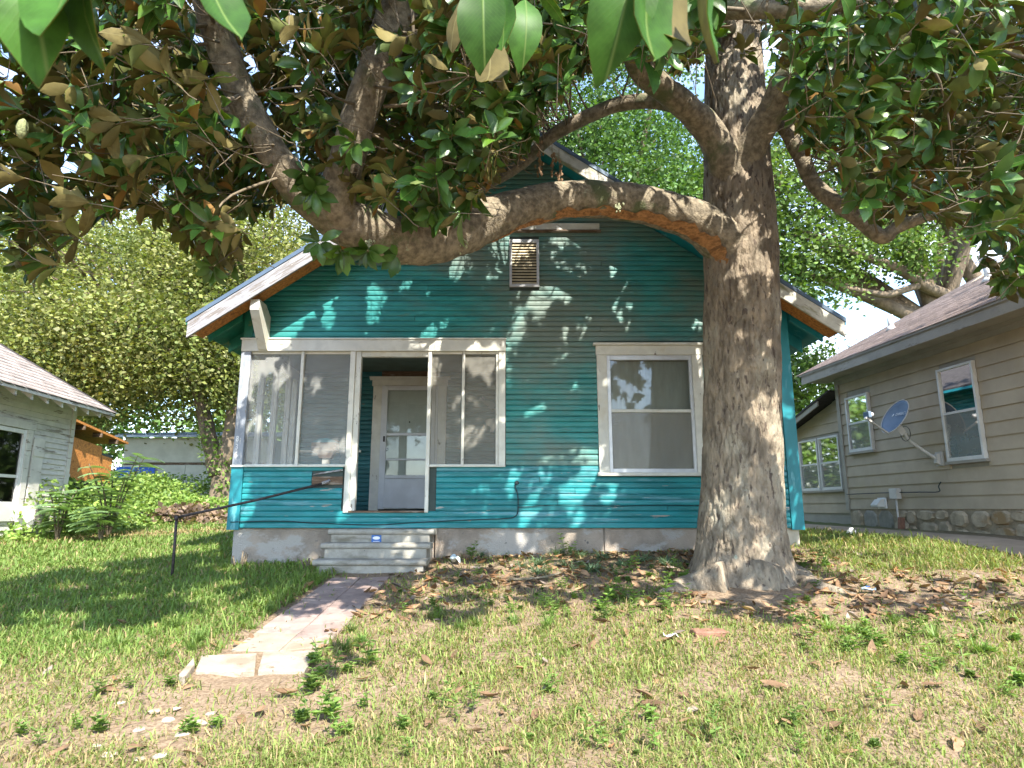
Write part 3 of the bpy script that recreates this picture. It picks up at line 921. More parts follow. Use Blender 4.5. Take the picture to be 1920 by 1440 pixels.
# ================================================================== STEPS, RAIL, CABLE, PATH
steps = root('concrete_steps', (-1.65, 7.95, -0.05), 0, 'grey precast concrete steps with rounded treads below the porch door', 'steps')
sx0, sx1 = -2.27, -0.99
tops = [(7.60, 0.125), (7.85, 0.30), (8.10, 0.455)]
m = MB()
pr = [(7.63, -0.35), (7.63, 0.10), (7.88, 0.10), (7.88, 0.275), (8.13, 0.275), (8.13, 0.43), (8.40, 0.43), (8.40, -0.35)]
m.prism(pr, 0, sx0 + 0.03, sx1 - 0.03)
m.build('risers', 'step', steps, bevel=0.008)
for i, (y, z) in enumerate(tops):
    d = 0.285 if i < 2 else 0.30
    y1 = y + d
    arc = [(y + 0.033 - 0.033 * math.sin(t), z - 0.033 + 0.033 * math.cos(t)) for t in np.linspace(0, math.pi * 0.9, 9)]
    poly = [(y1, z)] + arc + [(y + 0.05, z - 0.071), (y1, z - 0.071)]
    o = i * 0.012
    MB().prism(poly, 0, sx0 - 0.0 - 0.025 + o, sx1 + 0.005 + o).build('tread', 'step', steps, smooth=False, bevel=0.003)
stk = bx('sticker', 'blue', steps, -1.735, -1.615, 8.124, 8.1285, 0.298, 0.385)
fish = [(-1.722 + 0.094 * (0.5 - 0.5 * math.cos(t)), 0.350 + 0.020 * math.sin(t)) for t in np.linspace(0, 2 * math.pi, 18)[:-1]]
MB().prism(fish, 1, 8.122, 8.1238).build('fish_print', 'paperwhite', stk)
bx('print_line', 'paperwhite', stk, -1.715, -1.635, 8.122, 8.1238, 0.306, 0.312)

gp = P(325, 1062, 7.75); gp.z = float(zg(gp.x, gp.y))
rail = root('handrail', tuple(gp), 0, 'bent dark pipe handrail running from a leaning post to the porch wall', 'handrail')
elbow = P(331, 971, gp.y)
rend = P(612, 905, YF - 0.045)
MB().tube([gp - Vector((0, 0, 0.2)), gp.lerp(elbow, 0.5), elbow], 0.017, 10).build('post', 'rust', rail, True)
MB().tube([elbow + Vector((-0.02, 0, 0)), elbow.lerp(rend, 0.5) + Vector((0, 0, -0.012)), rend], 0.016, 10).build('rail', 'rust', rail, True)
MB().tube([elbow - Vector((0, 0, 0.03)), elbow + Vector((0, 0, 0.025))], 0.024, 10).build('elbow', 'rust', rail, True)
MB().tube([rend + Vector((-0.05, -0.02, -0.01)), rend, rend + Vector((0.03, 0.03, 0.03))], [0.02, 0.024, 0.02], 8).build('wall_bracket', 'barge_l', rail, True)

cab = root('wall_cable', (-1.0, YF - 0.04, 0.56), 0, 'dark cable stapled along the foot of the teal siding', 'cable')
yy = YF - 0.033
low = [(432, 979), (520, 977), (600, 981), (700, 984), (790, 979), (880, 975), (950, 972), (966, 968), (971, 958), (971, 930), (966, 912), (968, 906)]
MB().tube(catmull([P(u, v, yy) for (u, v) in low], 4), 0.0065, 6).build('low_run', 'cable', cab, True)
MB().tube(catmull([P(u, v, yy) for (u, v) in ((971, 951), (1050, 947), (1150, 949), (1240, 947), (1320, 948), (1470, 946))], 4), 0.005, 6).build('high_run', 'cable', cab, True)
MB().tube([P(969, 905, yy + 0.02), P(969, 905, yy - 0.02)], [0.03, 0.02], 10).build('wall_bushing', 'cable', cab)

# path of slabs: two lanes from the steps, pale row at the lower end
path = root('garden_path', tuple(G(560, 1180)), 0, 'path of worn reddish concrete slabs leading up to the steps', 'path')
def slab_poly(px, mat, th=0.05, lift=0.018):
    pts = [G(u, v) for (u, v) in px]
    c = sum(pts, Vector()) / len(pts)
    tl = Vector((random.uniform(-0.02, 0.02), random.uniform(-0.02, 0.02)))
    lo = []; hi = []
    for p in pts:
        q = c + (p - c) * 0.985
        z = p.z + lift + (q.x - c.x) * tl.x + (q.y - c.y) * tl.y
        hi.append((q.x, q.y, z)); lo.append((q.x, q.y, z - th - 0.03))
    n = len(pts)
    fs = [tuple(range(n, 2 * n)), tuple(range(n))[::-1]] + [(i, (i + 1) % n, n + (i + 1) % n, n + i) for i in range(n)]
    m = MB().add(lo + hi, fs)
    o = m.build('paving_slab', mat, path, bevel=0.008)
    return o
def lerp2(a, b, t): return (a[0] + (b[0] - a[0]) * t, a[1] + (b[1] - a[1]) * t)
L0, L1 = (622, 1086), (432, 1222)
C0, C1 = (676, 1086), (522, 1226)
R0, R1 = (730, 1084), (612, 1214)
cutsL = [0.0, 0.13, 0.31, 0.53, 0.76, 1.0]
cutsR = [0.0, 0.20, 0.40, 0.64, 0.86, 1.0]
for cuts, A0, A1, B0, B1 in ((cutsL, L0, L1, C0, C1), (cutsR, C0, C1, R0, R1)):
    for i in range(5):
        a, b = cuts[i], cuts[i + 1]
        slab_poly([lerp2(A0, A1, a), lerp2(A0, A1, b), lerp2(B0, B1, b), lerp2(B0, B1, a)][::1], 'paver' if i < 4 else 'paver_pale')
slab_poly([(376, 1237), (364, 1268), (478, 1266), (482, 1231)], 'paver_pale', lift=0.03)
slab_poly([(492, 1231), (482, 1266), (572, 1265), (596, 1226)], 'paver_pale', lift=0.03)
slab_poly([(362, 1248), (333, 1283), (345, 1287), (364, 1262)], 'paver_pale', lift=0.06)

# ================================================================== NEIGHBOUR: BEIGE HOUSE (right)
YAW = math.radians(5.47)
BC = Vector((6.54, 12.70, 0.0))
bh = root('house', tuple(BC), YAW, 'beige lap-sided house with brown shingle roof and a stone foundation', 'house')
BZ0, BZ1, BL = 0.70, 3.27, -9.0
bx('wall_core', 'beige_trim', bh, 0.03, 8.0, BL, 0.0, 0.3, BZ1, local=True)
bwins = [(-3.43, -2.74, 1.45, 2.86), (-0.98, -0.32, 1.80, 2.82)]
clad(bh, (0.03, 0, 0), (0, 1, 0), (-1, 0, 0), BZ0, BZ1 - 0.12, 0.205, lambda z: (BL, -0.03), [(a - 0.02, b + 0.02, c - 0.02, d + 0.02) for (a, b, c, d) in bwins], 'beige', PROF_LAP, 0.5, local=True)
bx('corner_board', 'beige_trim', bh, -0.012, 0.06, -0.075, 0.03, BZ0 - 0.02, BZ1, local=True)
bx('frieze', 'beige_trim', bh, -0.015, 0.04, BL, -0.08, BZ1 - 0.13, BZ1 + 0.0, local=True)
bx('soffit', 'beige_trim', bh, -0.44, 0.10, BL, 0.42, BZ1 + 0.001, BZ1 + 0.02, local=True)
bx('fascia', 'beige_fascia', bh, -0.465, -0.441, BL, 0.44, BZ1 - 0.035, BZ1 + 0.152, local=True)
bx('frieze_moulding', 'beige_trim', bh, -0.05, -0.0155, BL, -0.08, BZ1 - 0.05, BZ1 + 0.0005, local=True)

def shingles(parent, o, along, up, n_al, n_up, w, e, colr, name='shingle_course', skew=None):
    """tabs laid in courses from the eave; o = eave corner; along / up = unit vectors in the roof plane"""
    o = Vector(o); along = Vector(along); up = Vector(up)
    nrm = along.cross(up).normalized()
    if nrm.z < 0: nrm = -nrm
    vs = []; qs = []; cs = []
    for j in range(n_up):
        off = (j % 2) * w * 0.5 + random.uniform(-0.03, 0.03)
        a_lo, a_hi = (0, n_al * w) if skew is None else skew(j * e)
        i = -1
        while i * w + off < a_hi:
            a0 = max(a_lo, i * w + off); a1 = min(a_hi, (i + 1) * w + off - 0.006)
            i += 1
            if a1 - a0 < 0.02: continue
            lift = 0.010 + random.uniform(-0.002, 0.003)
            b = len(vs)
            u0, u1 = j * e + random.uniform(-0.004, 0.004), (j + 1) * e + 0.03
            for (aa, uu, nn) in ((a0, u0, 0.0), (a1, u0, 0.0), (a1, u0, lift), (a0, u0, lift), (a1, u1, 0.003), (a0, u1, 0.003)):
                vs.append(tuple(o + along * aa + up * uu + nrm * nn))
            qs += [(b, b + 1, b + 2, b + 3), (b + 3, b + 2, b + 4, b + 5)]
            t = random.uniform(0.78, 1.18)
            cs += [tuple(x * t for x in colr)] * 6
    me = np_mesh(name, vs, qs, np.array(cs))
    ob = link_mesh(name, me, 'shingle', parent)
    ob['kind'] = 'stuff'
    return ob
BS = 0.53
sl = Vector((1, 0, BS)).normalized()
# roof deck: left slope and right slope
def roofdeck(parent, x0, z0, x1, s, y0, y1, th, mat, name='roof_deck'):
    z1 = z0 + (x1 - x0) * s
    MB().prism([(x0, z0), (x1, z1), (x1, z1 - th), (x0, z0 - th)], 1, y0, y1).build(name, mat, parent, local=True)
roofdeck(bh, -0.49, BZ1 + 0.165, 4.2, BS, BL, 0.46, 0.035, 'beige_trim', 'roof')
roofdeck(bh, 4.2, BZ1 + 0.165 + 4.69 * BS, 8.9, -BS, BL, 0.46, 0.035, 'beige_trim', 'roof')
shingles(bh, (-0.50, BL, BZ1 + 0.166), (0, 1, 0), sl, 32, 38, 0.30, 0.142, (0.40, 0.30, 0.25))
MB().prism([(0.03, BZ1), (8.0, BZ1), (4.2, BZ1 + 2.8)], 1, -0.06, -0.002).build('gable_wall', 'beige', bh, local=True)
roofdeck(bh, -0.46, BZ1 + 0.128, 4.2, BS, 0.40, 0.44, 0.14, 'beige_fascia', 'barge_board')
# roof vents
def rz_b(x): return BZ1 + 0.165 + (x + 0.49) * BS
for k, (lx, ly, r, h) in enumerate(((0.93, -0.55, 0.055, 0.30), (2.25, -1.55, 0.075, 0.42))):
    z = rz_b(lx)
    pv = MB().tube([(lx, ly, z - 0.05), (lx, ly, z + h)], r, 14).build('roof_vent', 'pvc', bh, True, local=True)
    MB().tube([(lx, ly, z - 0.03), (lx, ly, z + 0.07)], [r * 2.0, r * 1.05], 14).build('flashing', 'pvc', pv, True, local=True)
    if k == 1:
        MB().tube([(lx, ly, z + h - 0.02), (lx, ly, z + h + 0.09)], [r * 1.6, r * 1.6], 16).build('vent_cap', 'pvc', pv, False, local=True)
        MB().tube([(lx, ly, z + h + 0.02), (lx, ly, z + h + 0.04)], [r * 1.63, r * 1.63], 16).build('cap_slot', 'black', pv, False, local=True)
# windows on a wall that faces -x (local frame)
def side_window(parent, y0, y1, z0, z1, x=0.0, curtain='curtain', fr='pvc'):
    w = bx('window', fr, parent, x - 0.035, x - 0.005, y0, y1, (z0 + z1) / 2 - 0.015, (z0 + z1) / 2 + 0.02, local=True)
    for (a, b, c, d) in ((y0 - 0.012, y0 + 0.025, z0 - 0.03, z1 + 0.012), (y1 - 0.025, y1 + 0.012, z0 - 0.03, z1 + 0.012)):
        bx('frame', fr, w, x - 0.05, x + 0.02, a, b, c, d, 0.003, local=True)
    for (c, d) in ((z0 - 0.03, z0 + 0.025), (z1 - 0.025, z1 + 0.012)):
        bx('frame', fr, w, x - 0.048, x + 0.02, y0 + 0.0255, y1 - 0.0255, c, d, 0.003, local=True)
    bx('window_sill', 'beige_trim', w, x - 0.06, x + 0.02, y0 - 0.05, y1 + 0.05, z0 - 0.075, z0 - 0.031, 0.003, local=True)
    zm = (z0 + z1) / 2
    for (c, d) in ((z0 + 0.026, zm - 0.016), (zm + 0.021, z1 - 0.026)):
        MB().add([(x - 0.02, y0 + 0.026, c), (x - 0.02, y1 - 0.026, c), (x - 0.02, y1 - 0.026, d), (x - 0.02, y0 + 0.026, d)], [(0, 1, 2, 3)]).build('pane', 'glass_dark', w, local=True)
    MB().add([(x - 0.03, y0 + 0.026, z0 + 0.026), (x - 0.03, y1 - 0.026, z0 + 0.026), (x - 0.03, y1 - 0.026, zm - 0.016), (x - 0.03, y0 + 0.026, zm - 0.016)], [(0, 1, 2, 3)]).build('half_screen', 'screen_dark', w, local=True)
    m = MB(); n = 24
    for i in range(n):
        ya = y0 + (y1 - y0) * i / n; yb = y0 + (y1 - y0) * (i + 1) / n
        xa = x + 0.005 + 0.006 * math.sin(i * 1.3); xb = x + 0.005 + 0.006 * math.sin((i + 1) * 1.3)
        m.add([(xa, ya, z0), (xb, yb, z0), (xb, yb, z1), (xa, ya, z1)], [(0, 1, 2, 3)])
    m.build('curtain', curtain, w, local=True)
    return w
side_window(bh, *bwins[0])
side_window(bh, *bwins[1], curtain='sheath')
# stone foundation: stones proud of a mortar bed
bx('mortar_bed', 'mortar', bh, 0.018, 0.029, BL, -0.05, -0.2, BZ0 + 0.002, local=True)
def stone(parent, y0, y1, z0, z1, x, mat, dep=0.05):
    c = [((y0 + y1) / 2, (z0 + z1) / 2)]
    n = 8; ring = []
    for k in range(n):
        t = 2 * math.pi * (k + 0.5) / n
        cx = max(-1, min(1, 1.32 * math.cos(t))); cz = max(-1, min(1, 1.32 * math.sin(t)))
        ring.append((c[0][0] + cx * (y1 - y0) / 2 * random.uniform(0.9, 1.0), c[0][1] + cz * (z1 - z0) / 2 * random.uniform(0.88, 1.0)))
    vs = [(x, p[0], p[1]) for p in ring]
    vs += [(x - dep * random.uniform(0.6, 1.0), c[0][0] + (p[0] - c[0][0]) * 0.86, c[0][1] + (p[1] - c[0][1]) * 0.84) for p in ring]
    fs = [(i, (i + 1) % n, n + (i + 1) % n, n + i) for i in range(n)] + [tuple(range(n, 2 * n))]
    MB().add(vs, fs).build('stone' if mat == 'stone' else 'concrete_block', mat, parent, local=True)
y = -0.06
stone(bh, -0.85, -0.45, 0.31, 0.69, 0.016, 'block', 0.02)
stone(bh, -1.27, -0.87, 0.31, 0.69, 0.016, 'block', 0.02)
stone(bh, -0.43, -0.07, 0.30, 0.69, 0.016, 'stone', 0.04)
y = -1.30
while y > -6.2:
    w = random.uniform(0.22, 0.50)
    z = 0.02; 
    zs = sorted([random.uniform(0.18, 0.28), random.uniform(0.40, 0.54)])
    for (a, b) in ((-0.08, zs[0]), (zs[0], zs[1]), (zs[1], 0.69)):
        j = random.uniform(-0.03, 0.03)
        stone(bh, y - w + 0.008 + j, y - 0.008 + j, a + 0.008, b - 0.008, 0.016, 'stone')
    y -= w
# rear addition with a falling roof
ax = 0.14
bx('addition_core', 'beige_trim', bh, ax + 0.03, 5.0, 0.0305, 2.75, 0.3, 2.15, local=True)
MB().prism([(0.0305, 2.15), (2.75, 2.15), (2.75, 2.24), (0.0305, 2.98)], 0, ax + 0.03, 5.0).build('addition_core', 'beige_trim', bh, local=True)
def aspan(z):
    return (0.04, 2.72 if z < 2.2 else max(0.05, 2.75 - (z - 2.24) / 0.74 * 2.72))
awins = [(0.28, 0.98, 1.12, 2.18), (1.06, 1.76, 1.12, 2.18)]
clad(bh, (ax + 0.03, 0, 0), (0, 1, 0), (-1, 0, 0), 0.62, 2.95, 0.205, aspan, [(0.26, 1.78, 1.10, 2.2)], 'beige', PROF_LAP, 0.0, local=True)
side_window(bh, *awins[0], x=ax + 0.01, curtain='sheath')
side_window(bh, *awins[1], x=ax + 0.01, curtain='sheath')
MB().prism([(0.47, 2.94), (3.0, 2.25), (3.0, 2.12), (0.47, 2.81)], 0, ax - 0.28, ax - 0.25).build('addition_barge', 'beige_trim', bh, local=True)
MB().prism([(0.0405, 3.06), (3.05, 2.265), (3.05, 2.23), (0.0405, 3.02)], 0, ax - 0.30, 5.1).build('addition_roof', 'shingle_dark', bh, local=True)
bx('downspout', 'beige_trim', bh, ax - 0.02, ax + 0.05, 2.725, 2.80, 0.35, 2.2, local=True)
bx('addition_foundation', 'block', bh, ax + 0.035, ax + 0.1, 0.0305, 2.7, -0.1, 0.618, local=True)

def BW(lx, ly, z):
    c, s = math.cos(YAW), math.sin(YAW)
    return Vector((BC.x + lx * c - ly * s, BC.y + lx * s + ly * c, z))
# satellite dish
dish = root('satellite_dish', tuple(BW(0.0, -2.55, 1.47)), YAW, 'blue-grey satellite dish on a bent arm between the beige house windows', 'satellite dish')
m = MB().box(-0.035, 0.004, -0.07, 0.07, -0.10, 0.12)
m.prism([(-0.10, -0.06), (-0.036, -0.09), (-0.036, 0.10), (-0.09, 0.08)], 1, -0.035, 0.035)
m.build('wall_foot', 'dishlight', dish, local=True, bevel=0.004)
MB().tube(catmull([(-0.06, 0, 0.0), (-0.22, 0.10, 0.16), (-0.36, 0.19, 0.33), (-0.40, 0.22, 0.45)], 4), 0.025, 12).build('mast', 'dishlight', dish, True, local=True)
dc = Vector((-0.50, 0.27, 0.72)) # middle of the reflector
dn = Vector((-0.84, -0.06, 0.50)).normalized()
dx = Vector((0, 0, 1)).cross(dn).normalized()
dy = dn.cross(dx)
vs = []; fs = []; nr, na = 7, 40
def dpt(r, t, off=0.0):
    a = 0.26 * r * math.cos(t); b = 0.32 * r * math.sin(t)
    return dc + dx * a + dy * b + dn * (0.10 * (r * r - 1) + off)
for side, off in ((0, 0.0), (1, -0.008)):
    for i in range(nr + 1):
        for k in range(na):
            vs.append(dpt(max(0.001, i / nr), 2 * math.pi * k / na, off))
blk_ = (nr + 1) * na
for side in (0, 1):
    for i in range(nr):
        for k in range(na):
            a = side * blk_ + i * na + k; b = side * blk_ + i * na + (k + 1) % na
            fs.append((a, b, b + na, a + na) if side == 0 else (a, a + na, b + na, b))
for k in range(na):
    a = nr * na + k; b = nr * na + (k + 1) % na
    fs.append((a, b, b + blk_, a + blk_))
refl = MB().add(vs, fs).build('reflector', 'dishgrey', dish, True, local=True)
rim = [dpt(1.0, 2 * math.pi * k / 40, -0.004) for k in range(41)]
MB().tube(rim, 0.008, 6, cap=False).build('rim', 'dishlight', refl, True, local=True)
R3 = Matrix((dx, dy, dn)).transposed().to_4x4()
text_mesh('lettering', 'DIRECTV', 0.075, 'paperwhite', refl, Matrix.Translation(dc + dx * 0.05 + dy * 0.09 + dn * (-0.068)) @ R3 @ Matrix.Scale(0.95, 4, (1, 0, 0)), 0.001)
MB().tube([dc + dx * -0.155 + dy * 0.09 + dn * (-0.064), dc + dx * -0.155 + dy * 0.09 + dn * (-0.060)], 0.032, 18).build('logo_disc', 'paperwhite', refl, False, local=True)
b0 = dpt(1.0, -math.pi / 2, -0.03)
feed = b0 + dn * 0.46 + dy * 0.02
MB().beam(b0, feed, 0.026, 0.026).build('feed_arm', 'dishlight', dish, local=True)
q = (dc - feed).normalized()
lnb = MB().beam(feed + dy * 0.06 - q * 0.03, feed + dy * 0.06 + q * 0.03, 0.13, 0.10).build('feed_head', 'dishgrey', dish, local=True, bevel=0.01)
MB().tube([feed + dy * 0.06 + q * 0.031, feed + dy * 0.06 + q * 0.09], [0.028, 0.035], 12).build('horn', 'paperwhite', lnb, True, local=True)
MB().beam(feed - dy * 0.02, feed + dy * 0.11 + q * 0.015, 0.05, 0.03).build('feed_clip', 'paperwhite', dish, local=True)
mt = Vector((-0.40, 0.22, 0.45))
MB().beam(mt - Vector((0, 0, 0.03)), dc + dn * (-0.11) + dy * (-0.1), 0.07, 0.09).build('back_bracket', 'dishlight', dish, local=True)
cpts = [mt + Vector((0.02 + 0.0, 0.11 * math.cos(t), -0.02 + 0.12 * math.sin(t))) for t in np.linspace(0.5, 6.6, 22)]
MB().tube(cpts, 0.005, 5).build('cable_loop', 'black', dish, True, local=True)
# small service things on and by the wall
um = root('utility_box', tuple(BW(0.0, -1.46, 0.95)), YAW, 'small grey utility box with a conduit running down the beige wall', 'utility box')
bx('box', 'dishlight', um, -0.09, 0.0, -0.10, 0.10, -0.08, 0.10, 0.01, local=True)
MB().tube([(-0.05, -0.02, -0.08), (-0.05, -0.02, -0.65)], 0.016, 8).build('conduit', 'dishlight', um, True, local=True)
hood = root('dryer_vent', tuple(BW(0.0, -1.06, 0.80)), YAW, 'white plastic vent hood low on the beige wall', 'vent hood')
MB().prism([(-0.03, -0.07), (-0.03, 0.08), (-0.10, 0.07), (-0.19, -0.02), (-0.18, -0.06)], 1, -0.09, 0.09).build('hood', 'pvc', hood, local=True, bevel=0.008)
bx('flange', 'paperwhite', hood, -0.031, 0.0, -0.11, 0.11, -0.09, 0.10, 0.004, local=True)
bp_ = BW(-0.12, -1.62, 0); bp_.z = float(zg(bp_.x, bp_.y))
bk = MB().box(-0.05, 0.05, -0.03, 0.03, -0.02, 0.19).build('brick', 'brick', None, False, 0.008)
bk.location = bp_; bk.rotation_euler = (0.05, 0.08, 0.3)
tag(bk, 'red brick standing on end against the stone foundation', 'brick')
cp_ = G(1597, 1002)
cap = MB().tube([(0, 0, -0.01), (0, 0, 0.02), (0, 0, 0.07), (0, 0, 0.075), (0, 0, 0.10)], [0.085, 0.08, 0.05, 0.03, 0.028], 14).build('plastic_lid', 'paperwhite', None, True)  # small white plastic lid, flared like a funnel
cap.location = cp_
tag(cap, 'small white plastic funnel-shaped lid lying on bare soil by the concrete strip', 'lid')
cab2 = MB().tube(catmull([BW(-0.03, -0.06, 0.98), BW(-0.03, -1.0, 0.985), BW(-0.03, -2.0, 0.975), BW(-0.03, -2.45, 0.97), BW(-0.035, -2.47, 1.05), BW(-0.035, -2.53, 1.12)], 4), 0.008, 6).build('wall_cable', 'cable', None, True)
tag(cab2, 'thin dark cable along the beige siding below the dish', 'cable')

# concrete strip beside the beige house
m = MB()
strip = root('concrete_path', tuple(BW(-0.9, -3, 0.2)), 0)
strip['kind'] = 'structure'
ysl = np.arange(-8, 6.01, 0.5)
for i in range(0, len(ysl) - 1):
    a, b = ysl[i], ysl[i + 1] - 0.006
    vs = []
    for (lx, ly) in ((-1.42, a), (-0.62, a), (-0.62, b), (-1.42, b)):
        p = BW(lx, ly, 0); z = float(zg(p.x, p.y)) + 0.022
        vs.append((p.x, p.y, z))
    lo = [(x, yv, z - 0.08) for (x, yv, z) in vs]
    m.add(lo + vs, [(4, 5, 6, 7), (0, 1, 5, 4), (1, 2, 6, 5), (2, 3, 7, 6), (3, 0, 4, 7)])
m.build('concrete_slab', 'drive', strip)

# ================================================================== NEIGHBOUR: WHITE HOUSE (left), its lean-to, shed
WC = Vector((-8.60, 12.50, 0.0))
wh = root('house', tuple(WC), YAW, 'old white clapboard house with peeling paint and a hip roof', 'house')
def WW(lx, ly, z):
    c, s = math.cos(YAW), math.sin(YAW)
    return Vector((WC.x + lx * c - ly * s, WC.y + lx * s + ly * c, z))
WZ = 2.78
bx('wall_core', 'sheath', wh, -7, -0.03, -8, 0, -0.3, WZ, local=True)
wwin = (-2.43, -1.23, 0.55, 2.05)
clad(wh, (-0.03, 0, 0), (0, 1, 0), (1, 0, 0), 0.15, WZ - 0.02, 0.098, lambda z: (-8, -0.06), [wwin], 'oldwhite', PROF_LAP, 0.4, local=True)
bx('corner_board', 'oldwhite', wh, -0.06, 0.012, -0.10, 0.02, 0.1, WZ, local=True)
ww = bx('window', 'pvc', wh, -0.02, 0.01, -2.23, -1.43, 1.22, 1.27, local=True)
for (a, b, c, d) in ((-2.41, -2.24, 0.5, 2.06), (-1.40, -1.25, 0.5, 2.06)):
    bx('casing', 'oldwhite', ww, -0.03, 0.035, a, b, c, d, 0.004, local=True)
bx('casing', 'oldwhite', ww, -0.03, 0.04, -2.46, -1.20, 2.0605, 2.20, 0.004, local=True)
for (a, b, c, d) in ((-2.2395, -2.17, 0.5, 2.05), (-1.475, -1.4005, 0.5, 2.05)):
    bx('sash', 'pvc', ww, -0.025, 0.02, a, b, c, d, 0.003, local=True)
for (c, d) in ((1.98, 2.05), (0.5, 0.82)):
    bx('sash', 'pvc', ww, -0.025, 0.018, -2.1695, -1.4755, c, d, 0.003, local=True)
for (c, d) in ((0.821, 1.219), (1.271, 1.979)):
    MB().add([(-0.01, -2.169, c), (-0.01, -1.476, c), (-0.01, -1.476, d), (-0.01, -2.169, d)], [(0, 1, 2, 3)]).build('pane', 'glass_dark', ww, local=True)
MB().box(-0.028, -0.026, -2.18, -1.46, 0.5, 2.05).build('unlit_room_sheet', 'dark', ww, local=True)  # black sheet behind the panes in place of an unlit room
sht = bx('shutter', 'oldwhite', wh, 0.0, 0.03, -1.18, -0.88, 0.35, 1.95, 0.003, local=True)
bx('shutter_batten', 'oldwhite', sht, 0.0305, 0.045, -1.18, -0.88, 1.62, 1.75, 0.003, local=True)
acu = root('air_conditioner', tuple(WW(0.15, -1.15, 0.45)), YAW, 'grey window air conditioner below the white house shutter', 'air conditioner')
bx('case', 'dishlight', acu, -0.13, 0.17, -0.25, 0.20, -0.10, 0.30, 0.01, local=True)
for i in range(7):
    bx('grille_slat', 'block', acu, 0.1705, 0.18, -0.23, 0.18, -0.07 + i * 0.05, -0.045 + i * 0.05, local=True)
# roof: hip, eave corner at (0.45, 0.45)
HS = 0.72
ex, ey, ez = 0.48, 0.50, WZ - 0.16
def hipz(x, yv): return ez + HS * min(ex - x, ey - yv)
RT = 3.6
vs = [(ex, -8.0, ez), (ex, ey, ez), (ex - RT, ey - RT, ez + HS * RT), (ex - RT, -8.0, ez + HS * RT), (ex - 2 * RT, ey, ez), (ex - 2 * RT, -8, ez)]
lo = [(a, b, c - 0.05) for (a, b, c) in vs]
m = MB().add(vs + lo, [(0, 1, 2, 3), (1, 4, 2), (2, 4, 5, 3), (6, 9, 8, 7), (7, 8, 10), (8, 9, 11, 10), (0, 6, 7, 1), (1, 7, 10, 4)])
m.build('roof', 'oldwhite', wh, local=True)
slw = Vector((-1, 0, HS)).normalized()
shingles(wh, (ex + 0.02, -8.0, ez + 0.012), (0, 1, 0), slw, 30, 30, 0.30, 0.147, (0.36, 0.305, 0.275),
         skew=lambda t: (0, 8.0 + ey - t / math.sqrt(1 + HS * HS)))
MB().tube([(ex, ey, ez + 0.02), (ex - RT, ey - RT, ez + HS * RT + 0.02)], 0.035, 6).build('hip_cap', 'shingle_dark', wh, local=True)
for i in range(12):
    yv = 0.42 - i * 0.42
    MB().prism([(-0.06, WZ - 0.02 + 0.21), (-0.06, WZ - 0.10 + 0.18), (0.44, WZ - 0.30), (0.44, WZ - 0.18)], 1, yv, yv + 0.05).build('rafter_tail', 'oldwhite', wh, local=True)
# lean-to at the back
lt = root('lean_to', tuple(WW(-0.5, 1.5, 0.0)), YAW, 'lean-to of orange board and pale siding behind the white house', 'lean-to')
bx('wall_core', 'sheath', lt, -3.0, -0.05, -1.48, 1.15, -0.2, 1.95, local=True)
for (a, b, c, d, mm) in ((-1.48, -0.62, 1.45, 2.42, 'osb'), (-0.60, 0.65, 1.30, 2.28, 'osb'), (0.67, 1.15, 1.30, 2.10, 'osb'), (0.67, 1.15, 0.1, 1.295, 'brownwood')):
    MB().prism([(a, c), (b, c), (b, d - 0.09 * (b + 1.48)), (a, d - 0.09 * (a + 1.48))], 0, -0.049, -0.03).build('board_panel', mm, lt, local=True)
clad(lt, (-0.05, 0, 0), (0, 1, 0), (1, 0, 0), 0.1, 1.44, 0.12, lambda z: (-1.48, -0.66), [], 'oldwhite', PROF_LAP, 0, local=True)
bx('unlit_opening_sheet', 'dark', lt, -0.049, -0.045, -0.5, 0.62, 0.2, 1.28, local=True)  # black sheet on the wall in place of a shaded doorway
bx('jamb', 'oldwhite', lt, -0.05, 0.0, -0.64, -0.52, 0.1, 1.42, local=True)
MB().prism([(-1.6, 2.62), (1.45, 2.28), (1.45, 2.23), (-1.6, 2.57)], 0, -3.0, 0.14).build('roof', 'osb', lt, local=True)
for yv in (-1.2, -0.5, 0.2, 0.9):
    zt = 2.57 - (yv + 1.6) * 0.1114
    MB().box(-0.04, 0.15, yv, yv + 0.05, zt - 0.10, zt - 0.006).build('rafter_tail', 'brownwood', lt, local=True)

shd = root('shed', (-9.6, 19.2, 0.15), 0, 'low pale panel shed with a metal roof behind the leafy tree', 'shed')
bx('shed_core', 'sheath', shd, -11.6, -7.3, 19.25, 22.0, 0.0, 2.80)
for (a, b, c, d) in ((-11.62, -9.75, 1.12, 1.99), (-9.74, -8.45, 1.08, 1.99), (-8.44, -7.28, 1.12, 1.99), (-11.62, -9.3, 2.07, 2.80), (-9.29, -7.28, 2.07, 2.80)):
    bx('shed_panel', 'shedwhite', shd, a, b, 19.2, 19.248, c, d, 0.004)
bx('shed_rail', 'brownwood', shd, -11.62, -7.28, 19.21, 19.247, 1.995, 2.065)
MB().prism([(18.95, 2.80), (22.2, 3.25), (22.2, 3.30), (18.95, 2.86)], 0, -11.8, -7.1).build('roof', 'shedroof', shd)
for i in range(12):
    x = -11.7 + i * 0.41
    MB().prism([(18.94, 2.862), (22.2, 3.302), (22.2, 3.335), (18.94, 2.895)], 0, x, x + 0.04).build('roof_rib', 'shedroof', shd)
tp = MB(); nx_, nz_ = 14, 8
vs = []
for j in range(nz_ + 1):
    for i in range(nx_ + 1):
        x = -11.75 + 1.15 * i / nx_; z = 1.05 + 0.88 * j / nz_ - 0.10 * math.sin(i * 0.5) * (1 - j / nz_)
        yv = 19.12 - 0.05 * noise.noise(Vector((x * 4, z * 3, 0))) - 0.25 * (1 - j / nz_) ** 2
        vs.append((x, yv, z))
